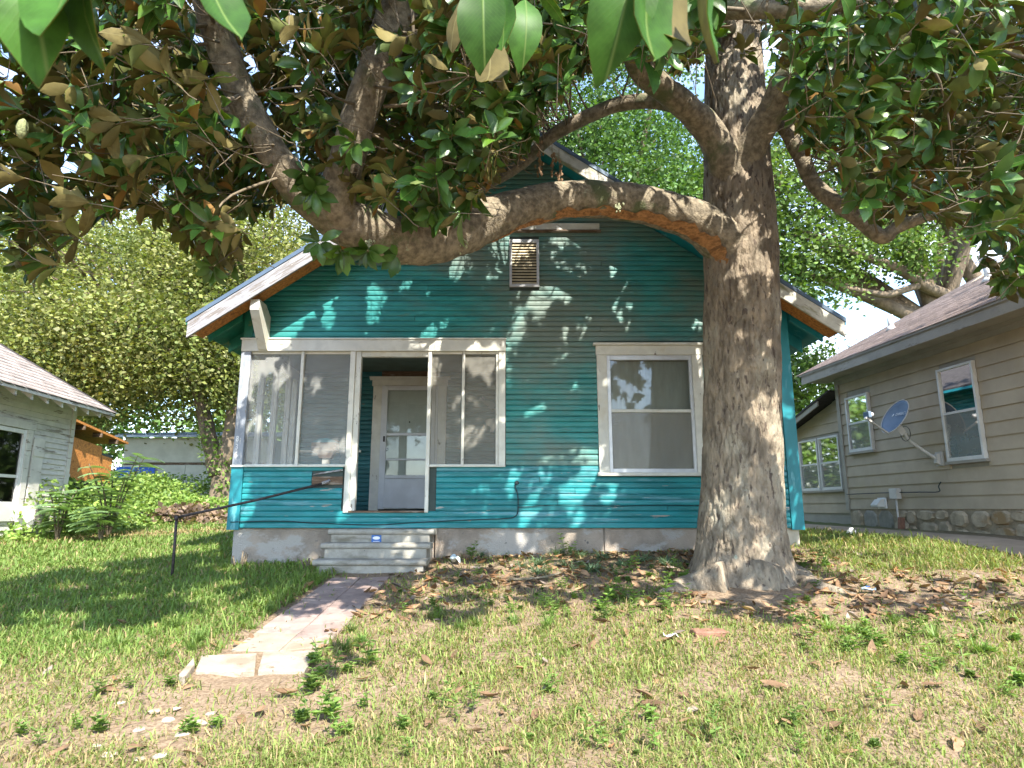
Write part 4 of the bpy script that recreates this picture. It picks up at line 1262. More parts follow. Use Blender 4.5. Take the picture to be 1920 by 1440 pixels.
tp.add(vs, [(j * (nx_ + 1) + i, j * (nx_ + 1) + i + 1, (j + 1) * (nx_ + 1) + i + 1, (j + 1) * (nx_ + 1) + i) for j in range(nz_) for i in range(nx_)])
vs2 = [(a, b + 0.01, c) for (a, b, c) in vs]
tp.add(vs2, [(j * (nx_ + 1) + i, (j + 1) * (nx_ + 1) + i, (j + 1) * (nx_ + 1) + i + 1, j * (nx_ + 1) + i + 1) for j in range(nz_) for i in range(nx_)])
to = tp.build('tarp', 'tarp', None, True)
tag(to, 'crumpled bright blue tarp hanging on the pale shed wall', 'tarp')

# ================================================================== MAGNOLIA
TB = G(1392, 1102)
mag = root('magnolia_tree', tuple(TB), 0, 'big magnolia with rough trunk and a heavy limb arching left across the house front', 'tree')

def trunk_flare(r, p, o, q):
    h = max(0.0, q.z - TB.z)
    ang = math.atan2(o.y, o.x)
    rid = 0.5 + 0.5 * math.cos(5 * ang + 0.6) * 1.0
    f = math.exp(-h / 0.20) * (0.20 + 0.10 * rid) + 0.12 * math.exp(-h / 0.6)
    # furrowed plates: noise stretched along the trunk
    s = Vector((math.cos(ang) * 2.7, math.sin(ang) * 2.7, q.z * 2.0))
    k = abs(noise.noise(s * 2.6)) + 0.5 * abs(noise.noise(s * 5.6))
    return r * (1 + f) - 0.035 * (0.32 - min(k, 0.32)) / 0.32 * (1 if h > 0.05 else 0.5) + 0.012

tp_ = [P(1392, 1135, 7.0), P(1391, 1060, 7.0), P(1390, 980, 7.0), P(1391, 860, 7.0), P(1391, 720, 7.0), P(1390, 600, 7.0), P(1389, 480, 7.0), P(1384, 360, 7.0), P(1380, 250, 7.02), P(1376, 130, 7.05),
       P(1372, 20, 7.1), Vector((2.75, 7.1, 7.6)), Vector((2.7, 7.0, 9.2))]
tr_ = [0.46, 0.43, 0.415, 0.40, 0.395, 0.40, 0.405, 0.385, 0.36, 0.335, 0.30, 0.22, 0.10]
limb('trunk', 'bark', mag, tp_, tr_, n=230, per=24, amp=0.03, freq=3.0, flare=trunk_flare)
# roots
for pts, rr in (([(1400, 1085), (1480, 1072), (1530, 1098), (1590, 1114), (1650, 1126)], [0.20, 0.14, 0.09, 0.06, 0.03]),
                ([(1350, 1090), (1300, 1096), (1262, 1106), (1232, 1112)], [0.20, 0.15, 0.09, 0.04])):
    pp = [G(u, v) - Vector((0, 0, 0.03)) for (u, v) in pts]
    pp[0] = Vector((pp[0].x, TB.y, pp[0].z + 0.05))
    limb('root', 'bark', mag, pp, rr, n=16, per=6, amp=0.2, freq=6)

LIMBS = []      # sample points of every limb, for the twigs
def mlimb(name, spec, n=22, per=8, amp=0.09, freq=6.0, mat='limb'):
    pts = [s if isinstance(s[0], Vector) else None for s in spec]
    pp, rr = [], []
    for s in spec:
        if isinstance(s[0], Vector):
            pp.append(s[0]); rr.append(s[1])
        else:
            pp.append(P(s[0], s[1], s[2])); rr.append(s[3])
    o, cp, cr = limb(name, mat, mag, pp, rr, n, per, amp, freq)
    for a, b in zip(cp[::3], cr[::3]):
        LIMBS.append((a, b))
    return o, cp, cr
main_l = mlimb('arching_limb', [(1408, 590, 6.98, 0.27), (1388, 490, 6.93, 0.32), (1335, 434, 6.83, 0.255), (1270, 402, 6.7, 0.215), (1180, 380, 6.5, 0.20), (1080, 373, 6.3, 0.195), (985, 388, 6.05, 0.20),
      (905, 418, 5.8, 0.205), (835, 447, 5.55, 0.205), (755, 452, 5.3, 0.205), (685, 430, 5.1, 0.20), (620, 400, 4.95, 0.185), (560, 350, 4.8, 0.15), (510, 285, 4.65, 0.125), (462, 200, 4.5, 0.12), (425, 110, 4.35, 0.115),
      (395, 20, 4.2, 0.11), (370, -120, 4.1, 0.11), (Vector((-1.9, 4.0, 6.2)), 0.06)], n=32, per=8, amp=0.10, freq=5.0)
mlimb('limb', [(660, 420, 5.02, 0.16), (632, 385, 4.85, 0.15), (650, 300, 4.65, 0.14), (680, 200, 4.5, 0.135), (715, 100, 4.4, 0.14), (745, 20, 4.3, 0.15), (765, -80, 4.25, 0.12), (Vector((-0.7, 4.0, 5.6)), 0.07)], amp=0.07)
mlimb('limb', [(1370, 345, 6.9, 0.22), (1415, 264, 6.65, 0.175), (1448, 205, 6.4, 0.15), (1478, 150, 6.15, 0.145), (1540, 118, 5.9, 0.135), (1640, 122, 5.6, 0.13), (1715, 106, 5.4, 0.13), (1760, 55, 5.25, 0.12), (1810, -30, 5.1, 0.11), (Vector((4.3, 4.8, 5.6)), 0.06)])
mlimb('limb', [(1405, 262, 6.85, 0.15), (1452, 218, 6.75, 0.09), (1500, 290, 6.6, 0.085), (1530, 350, 6.5, 0.085), (1600, 402, 6.3, 0.08), (1652, 443, 6.2, 0.075), (1685, 425, 6.15, 0.065), (1760, 402, 6.0, 0.05), (1850, 412, 5.9, 0.035), (1950, 440, 5.8, 0.02)], n=16)
mlimb('limb', [(1375, 335, 6.85, 0.22), (1330, 247, 6.65, 0.17), (1285, 200, 6.4, 0.145), (1235, 160, 6.1, 0.135), (1195, 120, 5.85, 0.12), (1170, 40, 5.6, 0.10), (1150, -80, 5.4, 0.08)])
mlimb('limb', [(1330, 250, 6.7, 0.10), (1295, 212, 6.75, 0.095), (1235, 190, 6.85, 0.09), (1160, 196, 7.0, 0.088), (1090, 224, 7.1, 0.085), (1030, 258, 7.2, 0.08), (985, 302, 7.25, 0.07), (930, 340, 7.2, 0.05), (880, 360, 7.1, 0.03)], n=16)
mlimb('limb', [(1372, 60, 7.0, 0.10), (1345, 28, 6.0, 0.09), (1330, 20, 4.9, 0.075), (1450, 18, 4.5, 0.07), (1560, 12, 4.3, 0.06), (1660, -10, 4.2, 0.05)], n=16)
mlimb('limb', [(Vector((2.6, 7.0, 6.6)), 0.16), (Vector((0.8, 6.2, 7.4)), 0.11), (Vector((-1.2, 5.6, 7.9)), 0.06)], n=12)
mlimb('limb', [(Vector((2.7, 7.0, 6.9)), 0.16), (Vector((4.6, 6.4, 7.6)), 0.11), (Vector((6.4, 5.9, 7.8)), 0.06)], n=12)
mlimb('limb', [(Vector((2.7, 7.0, 7.2)), 0.14), (Vector((2.9, 5.0, 8.2)), 0.10), (Vector((2.6, 3.6, 8.6)), 0.05)], n=12)
mlimb('limb', [(480, 235, 4.55, 0.05), (395, 195, 4.6, 0.045), (385, 260, 4.7, 0.04), (370, 280, 4.8, 0.03)], n=10)
# bare pale twigs that show against the leaves
tw0 = MB()
def twig(px, r0=0.012, r1=0.006):
    pts = catmull([P(*p) for p in px], 5)
    tw0.tube(pts, [r0 + (r1 - r0) * i / (len(pts) - 1) for i in range(len(pts))], 6)
twig([(1395, 40, 5.4), (1430, 42, 5.35), (1480, 33, 5.3), (1540, 38, 5.25), (1590, 75, 5.2), (1640, 97, 5.2), (1675, 138, 5.15)], 0.016, 0.009)
twig([(1640, 97, 5.2), (1665, 92, 5.2), (1676, 78, 5.2)], 0.010, 0.006)
twig([(720, 200, 4.5), (790, 190, 4.4), (850, 150, 4.3), (890, 110, 4.2)], 0.015, 0.008)
twig([(790, 250, 4.7), (840, 250, 4.6), (890, 225, 4.5), (925, 195, 4.4)], 0.010, 0.006)
twig([(130, 235, 3.6), (165, 215, 3.6), (190, 170, 3.6), (205, 130, 3.5), (210, 110, 3.5)], 0.010, 0.006)
twig([(70, 150, 3.4), (95, 115, 3.4), (105, 90, 3.3)], 0.008, 0.005)
twig([(1066, 230, 6.9), (1070, 150, 6.7), (1062, 90, 6.5)], 0.014, 0.008)
twig([(783, 170, 4.2), (775, 60, 4.1), (770, -20, 4.0)], 0.018, 0.012)
tw0.build('bare_twigs', 'twig', mag, True)['kind'] = 'stuff'

# torn bark: a long orange strip on the underside of the arching limb
o_, cp_, cr_ = main_l
vs = []; fs = []; L = mag.location
i0, i1 = 8, 60
for i in range(i0, i1 + 1):
    p = cp_[i]; d = (cp_[i + 1] - cp_[i - 1]).normalized()
    dn_ = (Vector((0, 0, -1)) - d * Vector((0, 0, -1)).dot(d)).normalized()
    fr_ = (Vector((0, -1, 0)) - d * Vector((0, -1, 0)).dot(d)).normalized()
    t = (i - i0) / (i1 - i0)
    wv = 0.10 * math.sin(i * 0.9) + 0.08 * math.sin(i * 2.1)
    a0 = 0.15 + wv * 0.5
    a1 = 0.15 + (0.75 - 0.40 * t) * min(1, (1 - t) * 4, t * 10 + 0.2) + wv
    for k in range(6):
        a = a0 + (a1 - a0) * k / 5
        q = p + (dn_ * math.cos(a) + fr_ * math.sin(a)) * (cr_[i] * (1.012 + 0.055 * noise.noise(p * 5 + Vector((k * 0.5, 0, 0)))) + 0.010 + (0.006 if k in (0, 5) else 0.0))
        vs.append(tuple(q - L))
for i in range(i1 - i0):
    for k in range(5):
        a = i * 6 + k
        fs.append((a, a + 1, a + 7, a + 6))
MB().add(vs, fs).build('torn_bark', 'scar', mag, True, local=True)
# lichen rosettes
for (u, v, ii) in ((692, 455, 76), (1140, 372, 36), (1160, 388, 35), (865, 448, 60)):
    p = min(cp_, key=lambda q: (project(q)[0] - u) ** 2 + (project(q)[1] - v) ** 2)
    r = cr_[cp_.index(p)]
    q0 = P(u, v, p.y - r * 0.92)
    m = MB()
    for k in range(26):
        a = random.uniform(0, 6.28); s = abs(random.gauss(0, 0.035))
        c = q0 + Vector((math.cos(a) * s, 0.0, math.sin(a) * s * 1.2))
        c.y += (s / r) ** 2 * r * 0.4
        w = random.uniform(0.006, 0.014)
        m.tube([c + Vector((0, 0.02, 0)), c - Vector((0, 0.008, 0))], [w, w * 0.8], 6)
    m.build('lichen', M('lichen_%d' % u, (0.36, 0.38, 0.24), 0.9, 0.2, 40), mag)

# ---- leaves
def leaf_template(rows, width=0.21, fold=0.16, curl=0.12, tip_bend=0.1, side=0.0, wav=0.0):
    """unit-length leaf along +x, upper side +z; upper sheet then lower sheet; returns verts, quads, sheet index"""
    prof = {0.0: 0.06, 0.12: 0.38, 0.25: 0.70, 0.38: 0.90, 0.5: 0.99, 0.62: 1.0, 0.75: 0.88, 0.88: 0.52, 1.0: 0.03}
    ks = np.array(sorted(prof)); ws = np.array([prof[k] for k in ks])
    t = np.linspace(0, 1, rows)
    if rows >= 5:
        t = t ** 1.0
    w = np.interp(t, ks, ws) * width
    v = []
    for ti, wi in zip(t, w):
        z = curl * (ti * (1 - ti)) * 4 * 0.5 - tip_bend * ti ** 3
        yo = side * ti * ti
        rip = wav * math.sin(ti * 14.0)
        v += [(ti, yo - wi, z + wi * fold / 0.21 * 0.21 * 2.0 + rip), (ti, yo, z), (ti, yo + wi, z + wi * fold / 0.21 * 0.21 * 2.0 - rip)]
    v = np.array(v)
    q = []
    for i in range(rows - 1):
        for k in range(2):
            a = i * 3 + k
            q.append((a, a + 3, a + 4, a + 1)[::-1])
    q = np.array(q)
    n = len(v)
    v2 = v.copy(); v2[:, 2] -= 0.006
    allv = np.concatenate([v, v2])
    allq = np.concatenate([q, q[:, [0, 3, 2, 1]] + n])
    sheet = np.concatenate([np.zeros(len(q)), np.ones(len(q))]).astype(np.int32)
    vsheet = np.concatenate([np.zeros(n), np.ones(n)]).astype(np.int32)
    return allv, allq, sheet, vsheet
TV = [dict(fold=0.22, curl=0.10, tip_bend=0.10, side=0.04, wav=0.006), dict(fold=0.10, curl=0.18, tip_bend=0.20, side=-0.05, wav=0.010),
      dict(fold=0.34, curl=0.04, tip_bend=0.04, side=0.02, wav=0.0), dict(fold=0.16, curl=-0.10, tip_bend=-0.10, side=-0.02, wav=0.012)]
HI = [leaf_template(5, **k) for k in TV]
LO = [leaf_template(3, **k) for k in TV]

# lower outline of the crown as the limbs hold it up, as a bearing from the path's foot (image column -> image row)
VBU = np.array([-900, -200, 0, 110, 150, 260, 330, 380, 440, 470, 520, 700, 760, 830, 880, 930, 1000, 1050, 1100, 1300, 1340, 1460, 1500, 1560, 1640, 1700, 1760, 1830, 1860, 1920, 2100, 2900])
VBV = np.array([470, 490, 500, 545, 420, 415, 420, 520, 525, 420, 400, 400, 395, 430, 420, 330, 270, 215, 140, 130, 110, 130, 260, 330, 430, 430, 420, 440, 560, 560, 560, 560])
HOLES = [(1190, 240, 165, 130), (1500, 480, 90, 200), (1395, 300, 75, 330)]   # open views between limbs

STEMS = [[(632 + (745 - 632) * t, 385 - 365 * t) for t in np.linspace(0, 1, 9)], [(590 - 200 * t, 375 - 355 * t + 60 * t * (1 - t)) for t in np.linspace(0, 1, 9)]]
def crown_points(n, inview=False):
    out = []
    tries = 0
    while len(out) < n and tries < 900000:
        tries += 1
        x = random.uniform(-6.5, 10.5); y = random.uniform(1.4, 10.0); z = random.uniform(2.3, 9.6)
        if inview and not (0 < y < 7.6 and abs(x) < 0.95 * y + 0.3 and z < 0.7 + 1.02 * y):
            continue
        e = ((x - 1.9) / 8.3) ** 2 + ((y - 5.8) / 4.7) ** 2 + ((z - 4.9) / 4.7) ** 2
        if e > 1.0:
            continue
        if y > 7.5 and z < ztop(x) + 0.5 and abs(x) < 4.6:
            continue
        # where the crown reaches, judged by the edge of its shade on the lawn and the wall
        xg = x - SDIR.x / SDIR.z * z; yg = y - SDIR.y / SDIR.z * z
        w = 0.25 * math.sin(xg * 2.1) + 0.2 * math.sin(xg * 4.7 + 1)
        near = 5.75 + w
        if xg > 2.6:
            near = 5.75 - 0.75 * min(1, (xg - 2.6) / 1.5) + w
        if yg < near:
            continue
        if xg < -3.7 and yg > 7.1 + (xg + 5.6) * (2.4 if xg > -5.6 else 0.4) + w:
            continue
        if xg > 3.3 and 6.2 + w < yg < 9.0 and random.random() < 0.93:
            continue
        u, v, f = project((x, y, z))
        if f < 1.5:
            continue
        s = 0.11 / f * FPX
        if -300 < u < 2300:
            vb = float(np.interp(u, VBU, VBV))
            if v + s * 0.9 > vb and v < 1500:
                continue
            bad = False
            for (hu, hv, hw, hh) in HOLES:
                if ((u - hu) / (hw + s * 0.4)) ** 2 + ((v - hv) / (hh + s * 0.4)) ** 2 < 1:
                    bad = True
            if bad and random.random() < 0.97:
                continue
            if y < 5.2 and random.random() < 0.93:
                for pl in STEMS:
                    if min((u - a) ** 2 + (v - b) ** 2 for (a, b) in pl) < (48 + s * 0.3) ** 2 and y < 4.6:
                        bad = True
                if bad:
                    continue
            if u > 1450 and random.random() < 0.45:
                continue
        out.append((x, y, z))
    return np.array(out)
clusters = np.vstack([crown_points(2300), crown_points(3100, True)])

leaf_M = []          # (4x4 numpy, length, variant, colours, cluster tip)
SE1 = SDIR.orthogonal().normalized(); SE2 = SDIR.cross(SE1)
def sun_gap(p):
    """shafts where no leaf grows: openings that run along the light"""
    q = Vector((p.dot(SE1), p.dot(SE2), 0.0))
    return noise.noise(q * 2.7) + 0.45 * noise.noise(q * 6.0 + Vector((9, 3, 1))) > 0.33
def add_leaf(base, d, nrm, length, wid=1.0, force=False):
    d = d.normalized()
    if not force and any(sun_gap(Vector(base) + d * length * t) for t in (0.2, 0.55, 0.9)):  # leaves in these shafts are left out to shape the sun spots
        return
    nrm = (nrm - d * nrm.dot(d))
    if nrm.length < 1e-4:
        nrm = d.orthogonal()
    nrm.normalize()
    s = nrm.cross(d)
    m = np.eye(4)
    m[:3, 0] = np.array(d) * length; m[:3, 1] = np.array(s) * length * wid; m[:3, 2] = np.array(nrm) * length; m[:3, 3] = base
    leaf_M.append(m)

center = Vector((1.9, 6.0, 4.2))
UP = Vector((0, 0, 1))
cl_axis = []
for c in clusters:
    c = Vector(c)
    outw = (c - center); outw.z *= 0.4
    outw.normalize()
    rv = Vector((random.gauss(0, 1), random.gauss(0, 1), random.gauss(0, 1))).normalized()
    ax_ = (outw * 0.75 + UP * random.uniform(-0.35, 0.45) + rv * 0.65).normalized()
    cl_axis.append(ax_)
    nl = random.randint(7, 11)
    e1 = ax_.orthogonal().normalized(); e2 = ax_.cross(e1)
    ph = random.uniform(0, 6.28)
    for k in range(nl):
        t = ph + k * 2.4 + random.uniform(-0.25, 0.25)
        tilt = math.radians(random.uniform(38, 105) * (0.55 + 0.45 * k / nl))
        rad = e1 * math.cos(t) + e2 * math.sin(t)
        d = ax_ * math.cos(tilt) + rad * math.sin(tilt)
        d = (d + Vector((0, 0, -random.uniform(0.15, 0.55)))).normalized()
        n_ = ax_ * math.sin(tilt) - rad * math.cos(tilt) * 0.9
        n_ = (n_ + UP * 0.5 + Vector((random.gauss(0, 0.25), random.gauss(0, 0.25), random.gauss(0, 0.25))))
        b = c - ax_ * (0.10 * k / nl) + rad * 0.012
        add_leaf(b, d, n_, random.uniform(0.13, 0.215), random.uniform(0.85, 1.15))

# leaves hanging right in front of the lens, and the shoots that carry them
def near_leaf(u0, v0, y0, u1, v1, y1, face=(0, -1, 0.2), wid=1.0):
    a, b = P(u0, v0, y0), P(u1, v1, y1)
    add_leaf(a, b - a, Vector(face), (b - a).length, wid, True)
NEAR0 = len(leaf_M)
near_leaf(30, -150, 0.86, 85, 92, 0.80, (0.5, -0.9, 0.3))
near_leaf(120, -170, 0.80, 108, 88, 0.78, (-0.3, -1, 0.2), 1.1)
near_leaf(215, -130, 0.84, 135, 82, 0.80, (-0.6, -0.8, 0.3))
near_leaf(370, -110, 0.98, 448, 98, 0.96, (0.6, -0.8, 0.2), 0.75)
near_leaf(1190, -120, 1.15, 1150, 125, 1.12, (0.2, -1, 0.2), 0.95)
near_leaf(1235, -110, 1.12, 1205, 132, 1.10, (0.6, -0.7, 0.2), 0.9)
near_leaf(1275, -130, 1.18, 1235, 118, 1.16, (-0.4, 0.8, -0.4), 0.95)
near_leaf(1330, -120, 1.08, 1312, 128, 1.06, (0.8, -0.35, 0.2), 0.7)
near_leaf(905, -40, 2.2, 908, 110, 2.15, (0, -1, 0.2), 1.1)
near_leaf(930, -30, 2.25, 950, 105, 2.2, (-0.5, -0.9, 0.2), 0.9)
near_leaf(985, 0, 2.4, 985, 115, 2.35, (0.2, -1, 0.2), 1.0)
near_leaf(880, -20, 2.3, 838, 90, 2.3, (0.5, 0.8, -0.2), 1.0)
near_leaf(915, 40, 2.6, 918, 180, 2.55, (0.2, 0.9, 0.0), 0.9)
NEAR1 = len(leaf_M)
# a few leaves on the limb itself
for (u, v, y) in ((775, 400, 5.0), (820, 405, 5.2), (745, 480, 4.95), (690, 470, 4.85), (640, 470, 4.75), (600, 455, 4.7), (575, 330, 4.4), (860, 390, 5.3), (590, 360, 4.45), (400, 500, 4.9), (1885, 520, 5.3)):
    c = P(u, v, y)
    ax_ = Vector((random.uniform(-0.4, 0.4), -0.6, random.uniform(-0.9, -0.2))).normalized()
    e1 = ax_.orthogonal().normalized(); e2 = ax_.cross(e1)
    for k in range(9):
        t = k * 2.4; tilt = math.radians(random.uniform(45, 95)); rad = e1 * math.cos(t) + e2 * math.sin(t)
        d = (ax_ * math.cos(tilt) + rad * math.sin(tilt) + Vector((0, 0, -0.5))).normalized()
        add_leaf(c + rad * 0.01, d, ax_ * math.sin(tilt) - rad * math.cos(tilt) + UP * 0.3, random.uniform(0.13, 0.2))
    clusters = np.vstack([clusters, [tuple(c)]]); cl_axis.append(ax_)

LMt = np.stack(leaf_M)
NL = len(LMt)
var_id = rng.integers(0, 4, NL)
var_id[NEAR0:NEAR1] = np.where(np.arange(NEAR1 - NEAR0) % 2 == 0, 1, 3)
mid = LMt[:, :3, 3] + 0.5 * LMt[:, :3, 0]
lu, lv, lf = project(mid)
llen = np.linalg.norm(LMt[:, :3, 0], axis=1)
vis = (lu > -60) & (lu < 1980) & (lv > -60) & (lv < 1450) & (lf > 0.3)
app = np.where(vis, llen / lf, 0)
order = np.argsort(-app)
single = order[:290]
is_single = np.zeros(NL, bool); is_single[single] = True
g_top = np.array([0.068, 0.148, 0.028]); g_und = np.array([0.195, 0.162, 0.060])
tt = rng.random(NL)[:, None]
ctop = g_top * (0.65 + 0.8 * tt) + np.where(rng.random(NL)[:, None] < 0.12, np.array([[0.05, 0.09, 0.0]]), 0)
cund = g_und * (0.65 + 0.75 * rng.random(NL)[:, None]) + np.where(rng.random(NL)[:, None] < 0.35, np.array([[-0.03, 0.03, 0.0]]), 0)
cund = np.where(rng.random(NL)[:, None] < 0.05, np.array([[0.27, 0.15, 0.045]]), cund)

def leaf_mass(name, sel, tpl):
    V = []; Q = []; C = []; Mi = []; off = 0
    for k in range(4):
        ids = sel[var_id[sel] == k]
        if len(ids) == 0: continue
        tv, tq, sh_, vsh = tpl[k]
        m = LMt[ids]
        v = np.einsum('nij,vj->nvi', m[:, :3, :3], tv) + m[:, None, :3, 3]
        c = np.where(vsh[None, :, None] == 0, ctop[ids][:, None, :], cund[ids][:, None, :])
        q = tq[None] + (np.arange(len(ids)) * len(tv))[:, None, None] + off
        V.append(v.reshape(-1, 3)); C.append(c.reshape(-1, 3)); Q.append(q.reshape(-1, 4)); Mi.append(np.tile(sh_, len(ids)))
        off += len(ids) * len(tv)
    V = np.concatenate(V) - np.array(mag.location)
    me = np_mesh(name, V, np.concatenate(Q), np.concatenate(C), mi=np.concatenate(Mi))
    o = link_mesh(name, me, ['leaf_top', 'leaf_under'], mag, True)
    o['kind'] = 'stuff'
    return o
rest = np.where(~is_single)[0]
inview = rest[vis[rest]]
outview = rest[~vis[rest]]
leaf_mass('foliage', inview, HI)
leaf_mass('upper_foliage', outview, LO)
leaf_me = []
for k in range(4):
    tv, tq, sh_, _ = leaf_template(9, **TV[k])
    me = np_mesh('leaf', tv, tq, None, mi=sh_)
    me.materials.append(MT['leaf_top1']); me.materials.append(MT['leaf_under1'])
    me.polygons.foreach_set('use_smooth', np.ones(len(me.polygons), bool))
    leaf_me.append(me)
Lm = np.eye(4); Lm[:3, 3] = -np.array(mag.location)
for i in single:
    o = bpy.data.objects.new('leaf', leaf_me[int(var_id[i])])
    o.parent = mag
    o.matrix_local = Matrix((Lm @ LMt[i]).tolist())
    col.objects.link(o)

# branches from the limbs out to groups of clusters, twigs to each cluster
nodes_i = random.sample(range(len(clusters)), 260)
nodes = clusters[nodes_i]
lp = np.array([tuple(a) for a, b in LIMBS])
tw = MB()
cu, cv_, cf = project(clusters)
for n_ in nodes:
    j = int(np.argmin(np.linalg.norm(lp - n_, axis=1)))
    a = Vector(lp[j]); b = Vector(n_)
    dist = (b - a).length
    if dist < 0.15 or dist > 2.6: continue
    midp = a.lerp(b, 0.5) + Vector((random.gauss(0, 0.08), random.gauss(0, 0.08), -0.10 * dist * random.uniform(0, 1)))
    r0 = min(0.022, 0.006 + dist * 0.007)
    tw.tube(catmull([a, midp, b], 4), [r0 + (0.0045 - r0) * i / 8 for i in range(9)], 6)
for k, c in enumerate(clusters):
    if not (-100 < cu[k] < 2020 and cv_[k] > -150): continue
    j = int(np.argmin(np.linalg.norm(nodes - c, axis=1)))
    a = Vector(nodes[j]); b = Vector(c)
    dist = (b - a).length
    if dist > 0.45 or dist < 0.03: 
        a = b - cl_axis[k] * 0.22 + Vector((0, 0, -0.03))
    back = b - cl_axis[k] * min(0.25, dist * 0.5)
    if (a - back).length < 0.12 or (a - back).dot(b - back) > 0:
        a = back - cl_axis[k] * 0.1
    pts = [a, a.lerp(back, 0.5) + Vector((0, 0, -0.01)), back, b]
    tw.tube(pts, [0.0042 - 0.0018 * i / (len(pts) - 1) for i in range(len(pts))], 5, cap=False)
tw.build('twigs', 'twig', mag, True)['kind'] = 'stuff'
# shoots for the leaves near the lens
sh2 = MB()
for (u, v, y, u2, v2, y2) in ((110, -160, 0.85, 60, -700, 1.6), (370, -110, 0.98, 420, -700, 1.8), (1240, -120, 1.15, 1300, -600, 2.2), (920, -30, 2.25, 960, -350, 3.0)):
    a, b = P(u, v, y), P(u2, v2, y2)
    e = Vector((b.x, b.y + 1.4, b.z + 0.6))
    sh2.tube(catmull([a, b, e], 5), [0.0028 + 0.0002 * i for i in range(11)], 6)
sh2.build('shoots', 'twig', mag, True)['kind'] = 'stuff'
# dry withered seed clusters hanging below the side limb
dry = MB()
for (u, v) in ((1010, 265), (1035, 300), (1048, 310), (1012, 300)):
    a = P(u, v - 30, 7.0)
    dry.tube([a, a - Vector((0, 0, 0.35))], 0.004, 4)
    for k in range(14):
        c = a - Vector((random.gauss(0, 0.02), random.gauss(0, 0.02), 0.1 + 0.3 * random.random()))
        dry.add([c, c + Vector((0.02, 0.005, -0.02)), c + Vector((0.005, 0.0, -0.06)), c + Vector((-0.015, 0.01, -0.025))], [(0, 1, 2, 3)])
dry.build('withered_leaves', 'deadleaf', mag)
cone_c = P(42, 240, 3.5)
m = MB()
m.tube([cone_c + Vector((0, 0, -0.07)), cone_c + Vector((0, 0, -0.045)), cone_c, cone_c + Vector((0, 0, 0.04)), cone_c + Vector((0, 0, 0.06))], [0.008, 0.026, 0.033, 0.024, 0.006], 12)
m.build('seed_cone', M('green_cone', (0.20, 0.22, 0.10), 0.7, 0.3, 60, bump=0.8, bscale=90), mag, True)

# ================================================================== BACKGROUND TREES
def rhomb(cent, size, up_bias, rg, droop=0.0):
    """cent (n,3) -> verts (n*4,3), quads: little kite leaves"""
    n = len(cent)
    d = rg.normal(0, 1, (n, 3)); d[:, 2] = d[:, 2] * 0.6 - droop
    d /= np.linalg.norm(d, axis=1, keepdims=True)
    nn = rg.normal(0, 1, (n, 3)); nn[:, 2] += up_bias
    nn -= d * (nn * d).sum(1, keepdims=True)
    nn /= np.linalg.norm(nn, axis=1, keepdims=True) + 1e-9
    s = np.cross(nn, d)
    L_ = (size * rg.uniform(0.6, 1.35, n))[:, None]
    w = L_ * rg.uniform(0.26, 0.42, n)[:, None]
    v = np.stack([cent, cent + d * L_ * 0.45 + s * w + nn * w * 0.25, cent + d * L_, cent + d * L_ * 0.45 - s * w + nn * w * 0.25], 1)
    q = np.arange(n * 4).reshape(n, 4)
    return v.reshape(-1, 3), q

def bg_tree(name, label, base, trunk_top, r0, crown, nclump, per, size, cols, seed, group=None, limbs=9, spread=0.52, limb_pts=None, forks=None, flat=0.7):
    """crown: list of ellipsoids (cx, cy, cz, rx, ry, rz, weight)"""
    rg = np.random.default_rng(seed)
    t = root(name, base, 0, label, 'tree', group)
    b = Vector(base); tt_ = Vector(trunk_top)
    lim = MB()
    limb('trunk', 'bgbark', t, [b - Vector((0, 0, 0.3)), b.lerp(tt_, 0.4) + Vector((0.1, 0, 0)), tt_], [r0 * 1.2, r0 * 0.9, r0 * 0.7], n=18, per=6, amp=0.15, freq=3)
    if forks:
        for pts, rr in forks:
            limb('trunk_fork', 'bgbark', t, pts, rr, n=12, per=5, amp=0.15, freq=3)
    w = np.array([c[6] for c in crown], float); w /= w.sum()
    pick = rg.choice(len(crown), nclump, p=w)
    cc = np.array(crown)[pick]
    dirs = rg.normal(0, 1, (nclump, 3)); dirs /= np.linalg.norm(dirs, axis=1, keepdims=True)
    rad = rg.uniform(0.15, 1.0, nclump) ** 0.40
    cl = cc[:, :3] + dirs * cc[:, 3:6] * rad[:, None]
    for i in range(limbs):
        k = cl[rg.integers(0, nclump)]
        e = Vector(k)
        lim.tube(catmull([tt_ - Vector((0, 0, 0.2)), tt_.lerp(e, 0.5) + Vector((0, 0, 0.3)), e], 4), [r0 * 0.5 * (1 - i_ / 9) + 0.015 for i_ in range(9)], 7)
    for k in range(0, nclump, 3):
        e = Vector(cl[k]); c0 = Vector(cc[k][:3])
        st = e.lerp(c0, 0.4)
        lim.tube([st, st.lerp(e, 0.5) + Vector((0, 0, 0.1)), e], [0.045, 0.03, 0.012], 5)
    lim.build('branches', 'bgbark', t, True)['kind'] = 'stuff'
    if limb_pts:
        for pts, rr in limb_pts:
            limb('limb', 'bgbark', t, pts, rr, n=12, per=6, amp=0.12, freq=2)
    cen = np.repeat(cl, per, 0) + rg.normal(0, 1, (nclump * per, 3)) * np.array([spread, spread, spread * flat])
    v, q = rhomb(cen, size, 0.9, rg, 0.25)
    ca = np.array(cols)
    base_c = ca[rg.integers(0, len(ca), nclump)]
    lc = np.repeat(base_c * rg.uniform(0.7, 1.3, (nclump, 1)), per, 0) * rg.uniform(0.65, 1.35, (nclump * per, 1))
    C = np.repeat(lc, 4, 0)
    me = np_mesh('crown', v - np.array(t.location), q, C)
    o = link_mesh('crown', me, 'foliage', t)
    o['kind'] = 'stuff'
    return t, cl
YG = [(0.185, 0.205, 0.055), (0.14, 0.175, 0.045), (0.22, 0.225, 0.08)]
